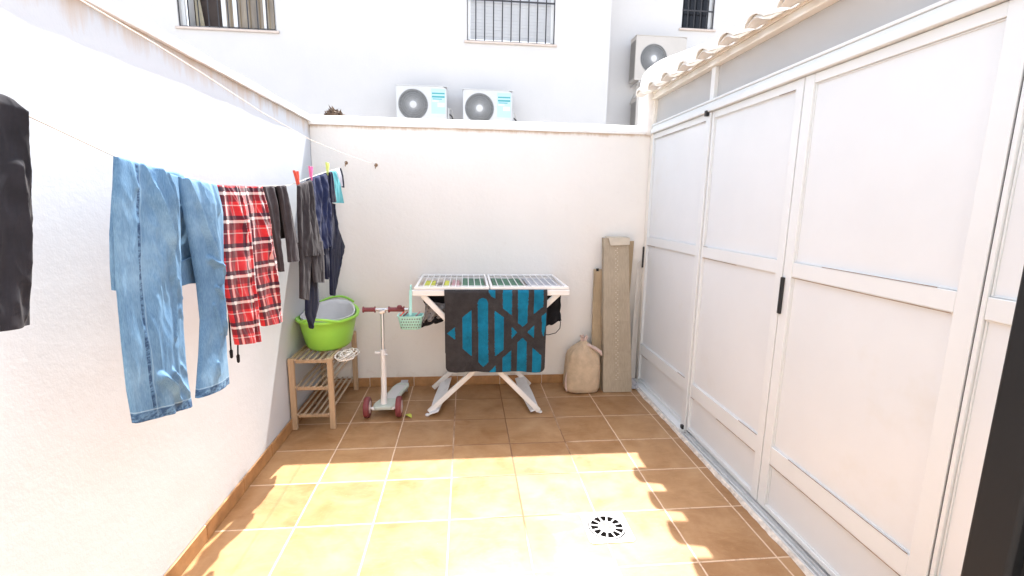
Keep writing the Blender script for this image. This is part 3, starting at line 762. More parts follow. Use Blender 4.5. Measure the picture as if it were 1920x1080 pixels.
# ------------------------------------------------------------------ laundry
def lerp_path(P, t):
    """P: list of (y, z) top to bottom; t in 0..1 by index length"""
    L = [0]
    for a, b in zip(P, P[1:]): L.append(L[-1]+math.hypot(a[0]-b[0], a[1]-b[1]))
    s = t*L[-1]
    for i in range(len(P)-1):
        if s <= L[i+1]+1e-9:
            k = (s-L[i])/max(1e-9, L[i+1]-L[i]); return (P[i][0]+(P[i+1][0]-P[i][0])*k, P[i][1]+(P[i+1][1]-P[i][1])*k)
    return P[-1]
def cloth(name, Lp, Rp, mat, parent, X=LX, depth=.02, amp=.008, nf=5, skew=.6, seed=1, rows=70, cols=44, top=.2, fine=.35, ridges=(), warp=2.2):
    """hanging piece of clothing: outline given by its left and right edges (photo pixels on the plane x=X), front and back
    layers with folds running down from the line. UV in metres."""
    Lw = [at(u, v, 0, X) for u, v in Lp]; Rw = [at(u, v, 0, X) for u, v in Rp]
    Lw = [(p.y, p.z) for p in Lw]; Rw = [(p.y, p.z) for p in Rw]
    H = sum(math.hypot(a[0]-b[0], a[1]-b[1]) for a, b in zip(Lw, Lw[1:]))
    m = MB(); rings = []; uvs = []
    for i in range(rows+1):
        t = i/rows; l = lerp_path(Lw, t); r = lerp_path(Rw, t); wd = math.hypot(l[0]-r[0], l[1]-r[1])
        tp = min(1, (t/top)**.6) if top else 1
        fr = []; bk = []; uf = []; ub = []
        for j in range(cols+1):
            s = j/cols; y = l[0]+(r[0]-l[0])*s; z = l[1]+(r[1]-l[1])*s
            e = math.sin(math.pi*min(1, max(0, s)))**.5 if 0 < s < 1 else 0
            ph = nf*2*math.pi*s + skew*3*t + warp*noise.noise(Vector((s*2.1, t*1.6, seed)))
            f1 = math.cos(ph); f1 = (abs(f1)**.7)*(1 if f1 > 0 else -1)
            f2 = noise.noise(Vector((s*wd*26+t*2.5*skew, t*H*5.5, seed+5)))
            f3 = 1-2*abs(noise.noise(Vector((s*wd*38-t*H*9*skew, t*H*13, seed+9))))
            dec = .45+.55*math.exp(-t*2.2)
            fold = amp*(f1*dec+f2*1.5+f3*fine*1.6-.3)*e
            for pl, rw, rh in ridges:           # sharp creases along (s, t) polylines
                best = 9; bt = 0
                for (sa, ta), (sb2, tb2) in zip(pl, pl[1:]):
                    ax_, ay_ = (sb2-sa)*wd, (tb2-ta)*H; px_, py_ = (s-sa)*wd, (t-ta)*H
                    k_ = max(0, min(1, (px_*ax_+py_*ay_)/(ax_*ax_+ay_*ay_+1e-9))); dd = math.hypot(px_-ax_*k_, py_-ay_*k_)
                    if dd < best: best = dd
                rr_ = best/(rw*(1+.4*noise.noise(Vector((s*9, t*14, seed)))))
                if rr_ < 1: fold += rh*(1-rr_)**1.3*e*e
            dp = depth*(.15+.85*tp)*e
            fr.append((X+.004+dp*.6+fold, y, z)); bk.append((X-.004-dp*.4+fold*.55, y, z+.0015))
            uf.append((s*wd, t*H)); ub.append((-s*wd, t*H))
        ring = fr+bk[::-1]; rings.append(ring); uvs += uf+ub[::-1]
    m.quadstrip(rings); m.uv = uvs
    return m.build(name, mat, parent, smooth=75)
def cord(pts, mat, parent, name, X, r=.003, tip=.006):
    w_ = [at(u, v, 0, X) for u, v in pts]
    return MB().tube(w_+[w_[-1]+Vector((0, 0, -.006)), w_[-1]+Vector((0, 0, -.03)), w_[-1]+Vector((0, 0, -.034))], [r]*len(w_)+[r*2.1, r*1.8, r*.8], 6).build(name, mat, parent, smooth=True)

# black trousers cut by the frame's left edge
t = thing('trousers', 'black trousers hanging at the far left edge, nearest on the line', 'trousers', (LX, -2.3, 1.14), 'laundry on the line')
cloth('trouser_leg', [(-52, 150), (-56, 260), (-60, 420), (-62, 560), (-64, 630)], [(36, 200), (42, 260), (45, 360), (48, 480), (50, 608)], M['charcoal'], t, LX+.012, .035, .006, 1.5, .35, 3, top=.05, warp=.8, rows=120, cols=60, fine=.4, ridges=[([(.70, .05), (.80, .35), (.95, .6)], .016, .012), ([(.55, .3), (.72, .6), (.78, .95)], .014, .010), ([(.85, .1), (.9, .9)], .010, .006)])
cloth('waist', [(-40, 160), (-45, 300), (-45, 500)], [(34, 202), (36, 330), (38, 520)], M['charcoal'], t, LX-.035, .02, .008, 3, .5, 4, top=.1, rows=40)
# jeans folded over the line
t = thing('jeans', 'pale blue washed jeans folded over the line, two legs hanging', 'jeans', (LX, -1.75, .75), 'laundry on the line')
def leglen(P, X):
    w_ = [at(u, v, 0, X) for u, v in P]; return sum((a-b).length for a, b in zip(w_, w_[1:]))
LL = [(216, 294), (213, 380), (222, 545), (230, 640), (240, 730), (251, 794)]
cloth('jeans_leg', LL, [(331, 330), (334, 400), (337, 520), (340, 620), (346, 700), (357, 761)], denim('denim_near_leg', .055, leglen(LL, LX+.02)), t, LX+.02, .032, .006, 1.5, .8, 11, rows=170, cols=96, top=.10, fine=.30, warp=1.2, ridges=[([(.30, .0), (.50, .16), (.66, .30), (.74, .42), (.92, .52)], .020, 0.0204), ([(.55, .0), (.80, .22), (.97, .36)], .016, 0.0156), ([(.72, .0), (.97, .16)], .012, 0.0120), ([(.76, .44), (.78, .56), (.74, .68)], .009, 0.0108), ([(.97, .46), (.86, .56), (.98, .60)], .012, 0.0132), ([(.38, .83), (.55, .88), (.66, .95)], .020, 0.0192), ([(.60, .82), (.75, .87), (.88, .93)], .018, 0.0168), ([(.84, .80), (.97, .85)], .012, 0.0120), ([(.14, .0), (.20, .10)], .010, 0.0096)])
LL = [(334, 332), (352, 430), (371, 535), (378, 600), (375, 670), (369, 747)]
cloth('jeans_leg', LL, [(404, 346), (414, 400), (417, 520), (419, 610), (423, 670), (427, 718)], denim('denim_far_leg', None, leglen(LL, LX+.015)), t, LX+.015, .030, .0045, 1.2, .9, 23, rows=170, cols=88, top=.10, fine=.22, warp=1.2, ridges=[([(.12, .0), (.30, .22), (.52, .38), (.95, .46)], .020, 0.0192), ([(.45, .0), (.42, .16), (.50, .28)], .012, 0.0120), ([(.30, .36), (.55, .40), (.60, .48)], .016, 0.0180), ([(.42, .50), (.66, .56), (.60, .66), (.78, .74)], .012, 0.0144), ([(.30, .58), (.50, .72)], .008, 0.0096), ([(.36, .86), (.42, .92)], .008, 0.0084), ([(.80, .0), (.72, .14)], .012, 0.0120)])
cloth('waist', [(219, 296), (212, 370), (208, 440), (209, 500), (212, 545)], [(400, 346), (397, 400), (388, 460), (375, 505), (368, 530)], M['jeans_back'], t, LX-.035, .025, .008, 4, .5, 31, top=.15)
cloth('patch_pocket', [(338, 490), (339, 536)], [(358, 482), (362, 528)], M['jeans_back'], t, LX-.012, .004, .001, 1, .1, 33, rows=12, cols=12, top=0)
# plaid pyjama trousers
t = thing('pyjama_trousers', 'red black and white plaid pyjama trousers with black drawstrings', 'trousers', (LX, -1.3, .8), 'laundry on the line')
cloth('trouser_leg', [(404, 347), (411, 430), (420, 530), (431, 590), (443, 647)], [(456, 349), (466, 430), (474, 520), (479, 580), (484, 640)], M['plaid'], t, LX+.015, .035, .007, 1.8, .6, 41, cols=70, rows=120, warp=1.2, ridges=[([(.3, 0), (.55, .3), (.6, .7), (.75, 1)], .012, .012), ([(.7, 0), (.85, .4), (.9, .8)], .010, .010)])
cloth('trouser_leg', [(452, 349), (463, 430), (472, 520), (482, 570), (492, 612)], [(496, 350), (506, 430), (517, 500), (522, 555), (526, 602)], M['plaid'], t, LX+.006, .035, .007, 1.6, .6, 47, cols=70, rows=120, warp=1.2, ridges=[([(.25, 0), (.5, .4), (.65, .9)], .012, .012), ([(.6, 0), (.9, .5)], .010, .010)])
cloth('waist', [(404, 347), (409, 450), (416, 551)], [(492, 351), (484, 450), (470, 538)], M['plaid'], t, LX-.035, .02, .008, 4, .4, 53, cols=48)
cord([(427, 548), (429, 590), (432, 640), (433, 655)], M['blackcloth'], t, 'drawstring', LX-.02)
cord([(445, 545), (446, 600), (446, 664)], M['blackcloth'], t, 'drawstring', LX-.02)
# small grey leggings
t = thing('leggings', 'small faded grey leggings draped over the line beside the plaid trousers', 'leggings', (LX, -.95, 1.05), 'laundry on the line')
cloth('leg', [(493, 350), (504, 410), (516, 470), (524, 510)], [(513, 349), (519, 410), (525, 470), (529, 508)], M['greyleg2'], t, LX+.012, .02, .006, 1.6, .5, 61, cols=26, rows=50)
cloth('leg', [(520, 349), (529, 400), (537, 450), (541, 492)], [(535, 348), (545, 400), (554, 450), (559, 488)], M['greyleg2'], t, LX+.012, .02, .006, 1.6, .5, 67, cols=26, rows=50)
cloth('waist', [(496, 350), (506, 380), (517, 420), (525, 448)], [(530, 349), (535, 380), (539, 420), (538, 444)], M['blackcloth'], t, LX-.02, .012, .006, 2.2, .5, 71, cols=30, rows=40)
# dark grey leggings, pegged
t = thing('leggings', 'charcoal grey long leggings pegged with the red peg', 'leggings', (LX, -.72, .85), 'laundry on the line')
cloth('waist', [(558, 348), (558, 400), (561, 460), (564, 480)], [(582, 338), (590, 400), (602, 460), (607, 478)], M['greyleg'], t, LX+.020, .025, .009, 2.1, .9, 73, cols=36, rows=50)
cloth('leg', [(559, 455), (562, 500), (563, 560)], [(582, 462), (580, 500), (578, 563)], M['greyleg'], t, LX+.016, .018, .004, 1.2, .3, 79, cols=24, rows=40, top=0)
cloth('leg', [(582, 455), (585, 490), (588, 530)], [(603, 452), (606, 490), (607, 530)], M['greyleg'], t, LX+.020, .018, .004, 1.2, .3, 83, cols=24, rows=40, top=0)
# navy trousers
t = thing('leggings', 'navy blue leggings hung from the waist near the back wall', 'leggings', (LX, -.45, .8), 'laundry on the line')
cloth('waist', [(575, 336), (580, 400), (586, 450), (594, 470)], [(620, 322), (620, 380), (621, 430), (622, 460)], M['navyblue'], t, LX-.004, .025, .010, 3.2, .9, 91, cols=46, rows=60)
cloth('leg', [(574, 440), (573, 520), (573, 590), (581, 612)], [(592, 440), (595, 520), (597, 570), (584, 617)], M['navy'], t, LX-.014, .018, .004, 1.2, .3, 93, cols=24, rows=50, top=0)
cloth('leg', [(600, 440), (604, 470), (608, 495), (612, 524)], [(612, 440), (615, 470), (616, 490), (614, 524)], M['navy'], t, LX-.006, .014, .003, 1.2, .3, 95, cols=20, rows=30, top=0)
cloth('leg', [(619, 380), (618, 440), (618, 500), (619, 552)], [(625, 384), (634, 430), (646, 462), (640, 475)], M['navy'], t, LX-.002, .02, .005, 1.5, .4, 97, cols=30, rows=50, top=0)
cloth('trouser_cuff', [(618.5, 466), (618.5, 510), (620, 554)], [(638, 470), (637, 505), (626, 555)], M['navy'], t, LX-.002, .018, .004, 1.5, .3, 99, cols=24, rows=36, top=0)
# small teal and white garment
t = thing('shorts', 'tiny teal and white child shorts at the end of the line', 'shorts', (LX, -.2, 1.3), 'laundry on the line')
cloth('teal_side', [(619, 323), (621, 350), (624, 380)], [(628, 319), (637, 345), (644, 381)], M['tealcloth'], t, LX+.004, .016, .004, 1.6, .5, 101, cols=26, rows=34)
cloth('navy_side', [(617, 324), (618, 350), (620, 380)], [(622, 322), (625, 350), (630, 378)], M['navy'], t, LX+.014, .012, .004, 1.2, .5, 103, cols=20, rows=34)
cloth('white_trim', [(628, 319), (633, 335), (638, 350)], [(635, 316), (639, 330), (641, 348)], M['whitecloth'], t, LX+.004, .012, .003, 1.2, .5, 105, cols=18, rows=26)
cloth('navy_trim', [(635.5, 316), (638, 330), (640, 350)], [(638, 315), (642, 330), (644, 352)], M['navy'], t, LX+.004, .010, .002, 1.2, .5, 107, cols=14, rows=26)
def peg(u, v, mat, label, X=LX, sc=1.0, yaw=0.0, tilt=.18):
    p = at(u, v, 0, X); t = thing('clothes_peg', label, 'clothes peg', p, 'plastic pegs on the laundry line')
    for sgn in (-1, 1):
        m = MB(); rings = []
        for k in range(9):
            q = k/8; z = (-.03+.075*q)*sc; off = (.0035+.018*max(0, q-.45)**1.1*2.0)*sc*sgn; wd = (.005+.002*math.sin(q*3))*sc; th = .0028*sc
            y = off*math.cos(yaw)+z*tilt; x = off*math.sin(yaw)
            rings.append([(p.x+x-wd, p.y+y-th, p.z+z), (p.x+x+wd, p.y+y-th, p.z+z), (p.x+x+wd, p.y+y+th, p.z+z), (p.x+x-wd, p.y+y+th, p.z+z)])
        m.quadstrip(rings).build('peg_half', mat, t, bevel=.001)
    MB().tube([(p.x-.006, p.y-.004, p.z+.002), (p.x-.006, p.y+.004, p.z+.002), (p.x+.006, p.y+.004, p.z+.004), (p.x+.006, p.y-.004, p.z+.004), (p.x-.006, p.y-.004, p.z+.002)], .0012, 5).build('spring', M['silver'], t)
peg(558, 340, M['red'], 'red peg gripping the charcoal leggings', LX+.01, 1.1, 0, -.35)
peg(583, 328, M['pink'], 'pink peg between the charcoal and the navy leggings', LX, 1.0, 0, .05)
peg(614, 319, M['yellow'], 'yellow green peg beside the teal shorts', LX, 1.0, 0, .1)

# ------------------------------------------------------------------ shoe rack
rk = thing('shoe_rack', 'three tier slatted pine rack under the green basket', 'shoe rack', (-.2, -.08, 0))
RX0, RX1, RY0, RY1 = -.312, -.085, -.395, .225
for x in (RX0, RX1):
    for y in (RY0, RY1):
        MB().bar((x, y, .002), (x, y, .455), .034, .028, (0, 1, 0), .12).build('leg', M['wood'], rk, bevel=.002)
def shelf(z, n):
    for y in (RY0+.028, RY1-.028): s = MB().bar((RX0+.0175, y, z-.008), (RX1-.0175, y, z-.008), .018, .022).build('shelf_rail', M['wood'], rk)
    k_ = MB()
    for k in range(n):
        x = RX0+.022+(RX1-RX0-.044)*k/(n-1); k_.tube([(x, RY0-.005, z+.012), (x, RY1+.005, z+.012)], .0068, 8)
    k_.build('shelf', M['slat'], rk, smooth=True)
shelf(.435, 6); shelf(.262, 6); shelf(.085, 6)
for x in (RX0, RX1): MB().bar((x, RY0+.0145, .445), (x, RY1-.0145, .445), .018, .02).build('side_rail', M['wood'], rk)
# coil of white net rope on the shelf corner
m = MB(); rc = at(650, 668, 2, .462)
for k in range(10):
    cx_r, cy_r = rc.x+.014*math.sin(k*2.1), rc.y+.05*math.sin(k*1.3); r_ = .034+.010*math.sin(k*1.9)
    m.tube([(cx_r+r_*math.cos(a)*(1+.15*math.sin(3*a+k)), cy_r+r_*1.9*math.sin(a), .458+.0035*k+.006*math.sin(2*a+k)) for a in [q*2*math.pi/22 for q in range(23)]], .0040, 6, False)
tag(m.build('rope_coil', M['rope'], smooth=True), 'tangled white rope at the rack corner under the green basket', 'rope')

# ------------------------------------------------------------------ green laundry basket
TB = (-.165, -.10)
tb = thing('laundry_basket', 'lime green oval laundry tub standing on the pine rack', 'laundry basket', (TB[0], TB[1], .455))
def oval(cx, cy, rx, ry, z, n=48, tilt=0, wav=0): 
    return [(cx+rx*math.cos(k*2*math.pi/n), cy+ry*math.sin(k*2*math.pi/n), z+wav*math.cos(4*math.pi*k/n)*1.0) for k in range(n)]
z0 = .456
prof = [(.60, z0), (.72, z0+.002), (.78, z0+.02), (.92, z0+.14), (.985, z0+.19), (1.07, z0+.197), (1.085, z0+.205), (1.07, z0+.213), (.975, z0+.212), (.95, z0+.20), (.89, z0+.12), (.76, z0+.022), (.5, z0+.010)]
rx, ry = .178, .235
rings = []
for k, (s, z) in enumerate(prof):
    rings.append([(x, y, zz+max(0, (z-z0)/.2)*(.004+.030*max(0, (y-TB[1])/ry))) for x, y, zz in oval(TB[0], TB[1], rx*s, ry*s, z-.012*((z-z0)/.2), 64)])
MB().quadstrip(rings).build('tub', M['green'], tb, smooth=60)
for sgn in (-1, 1):   # handle loops at the two ends
    m = MB(); pts = []
    for k in range(13):
        a = -.62+1.24*k/12; pts.append((TB[0]+rx*1.10*math.sin(a)*1.0, TB[1]+sgn*(ry*1.10*math.cos(a)+.012*math.cos(a*2.5)), z0+.205+(.034 if sgn > 0 else -.006)+.030*math.cos(a*2.4)))
    m.tube(pts, .008, 8).build('handle', M['green'], tb, smooth=True)
gt = thing('basin', 'light grey basin nested inside the lime green tub', 'basin', (TB[0]+.01, TB[1]+.02, .47))
prof = [(.5, z0+.016), (.68, z0+.018), (.80, z0+.12), (.90, z0+.185), (.955, z0+.196), (.955, z0+.203), (.90, z0+.203), (.86, z0+.185), (.76, z0+.12), (.62, z0+.028), (.3, z0+.024)]
rings = [[(x, y, z+max(0, (z-z0)/.2)*(.004+.052*max(0, (y-TB[1])/ry))) for x, y, _ in oval(TB[0], TB[1]+.004, rx*q*.97, ry*q*.97, z, 56)] for q, z in prof]
MB().quadstrip(rings).build('basin_shell', M['greytub'], gt, smooth=60)

# ------------------------------------------------------------------ scooter
sc = thing('scooter', 'child three wheeled scooter, sage deck and maroon wheels, beside the rack', 'scooter', (.195, -.1, 0))
SX, SY = .194, -.215
MB().tube([(SX, SY, .07), (SX, SY+.015, .16), (SX, SY+.03, .42)], [.024, .019, .0165], 14).build('lower_stem', M['whitemetal'], sc, smooth=True)
MB().tube([(SX, SY+.03, .42), (SX+.0, SY+.05, .69)], .0115, 12).build('upper_stem', M['silver'], sc, smooth=True)
m = MB(); m.bar((SX-.052, SY+.028, .416), (SX+.0, SY+.028, .419), .012, .016); m.tube([(SX, SY+.03, .40), (SX, SY+.03, .438)], .0205, 14); m.tube([(SX+.016, SY+.01, .41), (SX+.03, SY+.005, .41)], .006, 8)
m.build('height_clamp', M['whiteplastic'], sc, smooth=True)
MB().tube([(.07, SY+.055, .700), (.36, SY+.055, .700)], .010, 10).build('handlebar', M['silver'], sc, smooth=True)
for a, b in ((.070, .150), (.232, .335)):
    m = MB(); r = []; pts = []
    for k in range(17):
        q = k/16; pts.append((a+(b-a)*q, SY+.055, .700)); r.append(.0145 + (.006 if q < .12 or q > .88 else .0012*math.sin(q*50)))
    m.tube(pts, r, 14).build('grip', M['maroon'], sc, smooth=50)
m = MB(); m.lathe((.305, SY+.045, .712), [(.016, 0), (.017, .008), (.012, .017), (0, .02)], 16); m.build('bell', M['maroon'], sc, smooth=True)
MB().bar((SX-.020, SY+.052, .682), (SX+.02, SY+.052, .692), .03, .03).build('stem_joint', M['silver'], sc, bevel=.004)
# deck outline narrow at the neck and tail
out = []
n = 24
def dw(t): return .030+.045*math.sin(min(1, t*1.25)*math.pi*.9+.25)**.8 if t < .8 else .030+.045*math.sin(min(1, .8*1.25)*math.pi*.9+.25)**.8
ws = [(0, .050), (.06, .070), (.16, .074), (.36, .056), (.6, .050), (.82, .054), (.93, .045), (1.0, .026)]
def wat(t):
    for (a, wa), (b, wb) in zip(ws, ws[1:]):
        if t <= b: return wa+(wb-wa)*(t-a)/(b-a)
    return ws[-1][1]
def dc(t): return (SX+.085*t**1.15, SY-.055+.44*t)
poly = [(dc(k/n)[0]-wat(k/n), dc(k/n)[1]) for k in range(n+1)]+[(dc(k/n)[0]+wat(k/n), dc(k/n)[1]) for k in range(n, -1, -1)]
m = MB()
m.quadstrip([[(x, y, z+.0) for x, y in poly] for z in (.052, .078)]); m.build('deck', M['mintgrey'], sc, bevel=.008, seg=3, smooth=40)
m = MB()
poly2 = [(dc(.3+.55*k/12)[0]-wat(.3+.55*k/12)*.68, dc(.3+.55*k/12)[1]) for k in range(13)]+[(dc(.3+.55*k/12)[0]+wat(.3+.55*k/12)*.68, dc(.3+.55*k/12)[1]) for k in range(12, -1, -1)]
m.quadstrip([[(x, y, z) for x, y in poly2] for z in (.0785, .0805)]); m.build('grip_pad', M['greytub'], sc, bevel=.001)
m = MB(); m.tube([(SX-.085, SY-.035, .060), (SX+.09, SY-.035, .060)], .008, 8); m.bar((SX-.07, SY-.03, .058), (SX+.07, SY-.03, .058), .035, .016)
m.build('front_axle', M['whitemetal'], sc, bevel=.003)
def wheel(x, y, r, wd, name='wheel'):
    c = (x, y, r+.001)
    t_ = MB().lathe(c, [(r*.62, -wd/2), (r*.92, -wd/2), (r, -wd*.28), (r, wd*.28), (r*.92, wd/2), (r*.62, wd/2)], 32, 'x').build(name, M['maroon'], sc, smooth=50)
    MB().lathe(c, [(r*.16, -wd*.56), (r*.60, -wd*.54), (r*.61, 0), (r*.60, wd*.54), (r*.16, wd*.56)], 24, 'x').build('rim', M['pinkwhite'], t_, smooth=50)
    MB().lathe(c, [(r*.15, -wd*.62), (r*.15, wd*.62)], 12, 'x').build('hub', M['silver'], t_)
wheel(SX-.100, SY-.035, .068, .034); wheel(SX+.103, SY-.035, .068, .034); wheel(dc(1)[0]+.003, dc(1)[1]+.004, .036, .03)
m = MB(); rings = []
for k in range(9):
    a = -.5+2.2*k/8; r = .047; y = dc(1)[1]+.004-r*math.cos(a); z = .038+r*math.sin(a)
    rings.append([(dc(1)[0]-.024, y, z), (dc(1)[0]+.028, y, z), (dc(1)[0]+.028, y-.003, z+.004), (dc(1)[0]-.024, y-.003, z+.004)])
m.quadstrip(rings).build('rear_brake', M['palecloth'], sc, smooth=40)
# small lime leaf on the floor by the wheel
lf = MB(); n = 10; ra = []; rb = []
for k in range(n+1):
    q = k/n; wdt = .013*math.sin(q*math.pi)+.001; cx = .335+.045*q; cy = -.235-.05*q; h = .004+.012*math.sin(q*3.1)
    ra.append([(cx-wdt, cy-wdt*.6, h), (cx, cy, h-.003), (cx+wdt, cy+wdt*.6, h)])
tag(lf.quadstrip(ra, False).build('leaf', M['leafy'], solid=.001, smooth=True), 'yellow green scrap of leaf on the tiles beside the scooter wheel', 'leaf')

# ------------------------------------------------------------------ drying rack
dk = thing('drying_rack', 'white folding clothes drying rack with crossed legs against the back wall', 'drying rack', (.89, 0, 0))
ZT = .862; FYR, BYR = -.285, .262; XA, XB, XM = .385, 1.395, .885
def wing(x0, x1, name):
    m = MB()
    m.bar((x0, FYR+.002, ZT), (x1, FYR+.002, ZT), .016, .020); m.bar((x0+.006, BYR, ZT), (x1-.006, BYR, ZT), .016, .020)
    for x in (x0+.008, x1-.008): m.bar((x, FYR+.0105, ZT), (x, BYR-.0085, ZT), .016, .018)
    f = m.build('top_frame', M['whitemetal'], dk, bevel=.002)
    r = MB(); n = 11
    for k in range(1, n): x = x0+.008+(x1-x0-.016)*k/n; r.tube([(x, FYR+.01, ZT+.002), (x, BYR-.008, ZT+.002)], .0032, 6)
    r.tube([(x0+.016, FYR+.12, ZT-.006), (x1-.016, FYR+.12, ZT-.006)], .003, 6)
    r.build('rods', M['whitemetal'], f, smooth=True)
    return f
wing(XA+.03, XM-.004, 'l'); wing(XM+.004, XB-.005, 'r')
for y in (FYR, BYR-.03):
    MB().bar((XA, y-.002, .833), (XB, y-.002, .833), .022, .036, (0, 0, 1), .12).build('cross_bar', M['whitemetal'], dk, bevel=.002)
for y, dx in ((FYR+.022, 0), (BYR-.055, 0)):
    MB().bar((XA+.075, y, .815), (1.222, y, .020), .024, .034, (0, 0, 1), .12).build('leg', M['whitemetal'], dk, bevel=.002)
for y, dx in ((FYR+.050, 0), (BYR-.080, 0)):
    MB().bar((XB-.060, y, .815), (.490, y, .020), .024, .034, (0, 0, 1), .12).build('leg', M['whitemetal'], dk, bevel=.002)
# splayed foot boards between front and back leg, lightly dirty
def foot(xf, xb, w0, w1):
    m = MB(); poly = []
    ya, yb = FYR+.01, BYR-.05; rings = []
    for q in [k/10 for k in range(11)]:
        x = xf+(xb-xf)*q; wd = (w0+(w1-w0)*q)*(1+.25*math.sin(q*math.pi)); y = ya+(yb-ya)*q; z = .012+.05*q
        rings.append([(x-wd, y, z), (x+wd, y, z+.02), (x+wd, y, z+.030), (x-wd, y, z+.010)])
    m.quadstrip(rings).build('foot_board', M['whiteplastic'], dk, bevel=.003)
foot(.522, .590, .031, .036); foot(1.193, 1.142, .028, .034)
for x in (.480, 1.232):
    MB().lathe((x, FYR+.03, .002), [(.013, 0), (.015, .004), (.014, .010), (.008, .014)], 18).build('foot_cap', M['whiteplastic'], dk, smooth=True)
MB().lathe((.895, FYR+.007, .40), [(.014, 0), (.014, .004), (.008, .007)], 16, 'y').build('pivot', M['silver'], dk)

# towel over the front cross bar
POLY = [[(258, 482), (310, 440), (310, 522)], [(357, 378), (415, 330), (415, 632), (357, 580)],
 [(452, 285), (462, 262), (485, 254), (508, 262), (518, 285), (520, 670), (488, 702), (458, 674)], [(558, 335), (618, 378), (618, 585), (562, 630)],
 [(520, 160), (562, 160), (562, 258), (540, 245), (520, 215)], [(610, 160), (668, 160), (668, 365), (610, 320)], [(705, 160), (772, 160), (770, 415), (740, 440), (708, 415)],
 [(808, 160), (868, 160), (868, 310), (808, 358)], [(668, 437), (705, 475), (668, 518)], [(770, 475), (814, 430), (814, 512)], [(860, 372), (890, 345), (890, 420), (876, 505), (864, 470)],
 [(708, 540), (740, 510), (770, 540), (772, 745), (708, 745)], [(612, 640), (668, 592), (668, 745), (612, 745)], [(808, 575), (866, 625), (866, 745), (808, 745)], [(515, 745), (568, 690), (568, 745)]]
def inpoly(P, x, y):
    c = False; j = len(P)-1
    for i in range(len(P)):
        if (P[i][1] > y) != (P[j][1] > y) and x < (P[j][0]-P[i][0])*(y-P[i][1])/(P[j][1]-P[i][1])+P[i][0]: c = not c
        j = i
    return c
tw = thing('towel', 'charcoal towel with teal geometric bars hung over the front of the drying rack', 'towel', (.92, FYR, .32))
TX0, TX1, TZ0, TZ1 = .600, 1.250, .318, .851
m = MB(); nxx, nzz, nb = 200, 170, 60; m.mi = []
def tpoint(i, j):
    s = i/nxx
    if j <= nzz:                                     # front flap, bottom to top
        t = 1-j/nzz; z = TZ1-(TZ1-TZ0)*t
        y = FYR-.024-.012*t
        bulge = .014*math.sin(s*7.3+1+t*.9)*t**1.3+.006*math.sin(s*17+t*2.5)*t+.007*noise.noise(Vector((s*6, t*5, 1)))
        inset = 0
        d = .035; bx = min(s, 1-s)*(TX1-TX0); bz = z-TZ0
        x = TX0+(TX1-TX0)*s
        if bx < d and bz < d:                        # rounded corners
            k = math.sqrt(max(0, d*d-(d-bz)**2)); lim = d-k; 
            x = (TX0+lim+(bx)*(d-lim)/d) if s < .5 else (TX1-lim-bx*(d-lim)/d)
        x += (-.006*t if s > .5 else .006*t)*(abs(s-.5)*2)
        z += .008*math.sin(s*5)*t*t+.003*noise.noise(Vector((s*14, 1, 4)))*t*t
        if j == 0 or j == nzz: pass
        if t < .04: y += .010*(1-t/.04)**2
        return (x, y+bulge, z)
    k = (j-nzz)/nb
    z = TZ1+.002*math.sin(k*3)-(.42)*max(0, k-.08)/.92; y = FYR-.014+.034*min(1, k/.08)
    return (TX0+(TX1-TX0)*s, y+.006*math.sin(s*6+k*2)*k, z)
for j in range(nzz+nb+1):
    for i in range(nxx+1): m.v.append(tpoint(i, j))
for j in range(nzz+nb):
    for i in range(nxx):
        m.f.append((j*(nxx+1)+i, j*(nxx+1)+i+1, (j+1)*(nxx+1)+i+1, (j+1)*(nxx+1)+i))
        px = 247+(892-247)*(i+.5)/nxx; py = 735-(735-208)*(j+.5)/nzz
        px += 1.6*noise.noise(Vector((i*.4, j*.4, 5))); py += 1.6*noise.noise(Vector((i*.4, j*.4, 8)))
        m.mi.append(1 if j < nzz and any(inpoly(P, px, py) for P in POLY) else 0)
m.build('towel_cloth', [M['towel_grey'], M['towel_teal']], tw, smooth=True, solid=.006)

def soft(name, pts, mat, label, cat, group=None, th=.012, seed=1, amp=.006, res=26, parent=None, prop=None):
    """soft cloth piece filling a quadrilateral (4 corners: top-left, top-right, bottom-right, bottom-left) with folds"""
    a, b, c, d = [Vector(p) for p in pts]; m = MB(); nn = (b-a).cross(d-a).normalized()
    rows = []
    for j in range(res+1):
        t = j/res; row = []
        for i in range(res+1):
            s = i/res; p = (a*(1-s)+b*s)*(1-t)+(d*(1-s)+c*s)*t
            f = amp*(math.cos(s*16+t*2+seed)*(.4+.6*t)+1.6*noise.noise(Vector((s*4, t*4, seed))))
            e = .014*noise.noise(Vector((s*5, t*5, seed+3)))*(1 if prop is None else prop)
            row.append(tuple(p+nn*f+(b-a).normalized()*e*t+Vector((0, 0, e*t))))
        rows.append(row)
    m.quadstrip(rows, False)
    o = m.build(name, mat, parent, smooth=True, solid=th)
    return tag(o, label, cat, group) if label else o
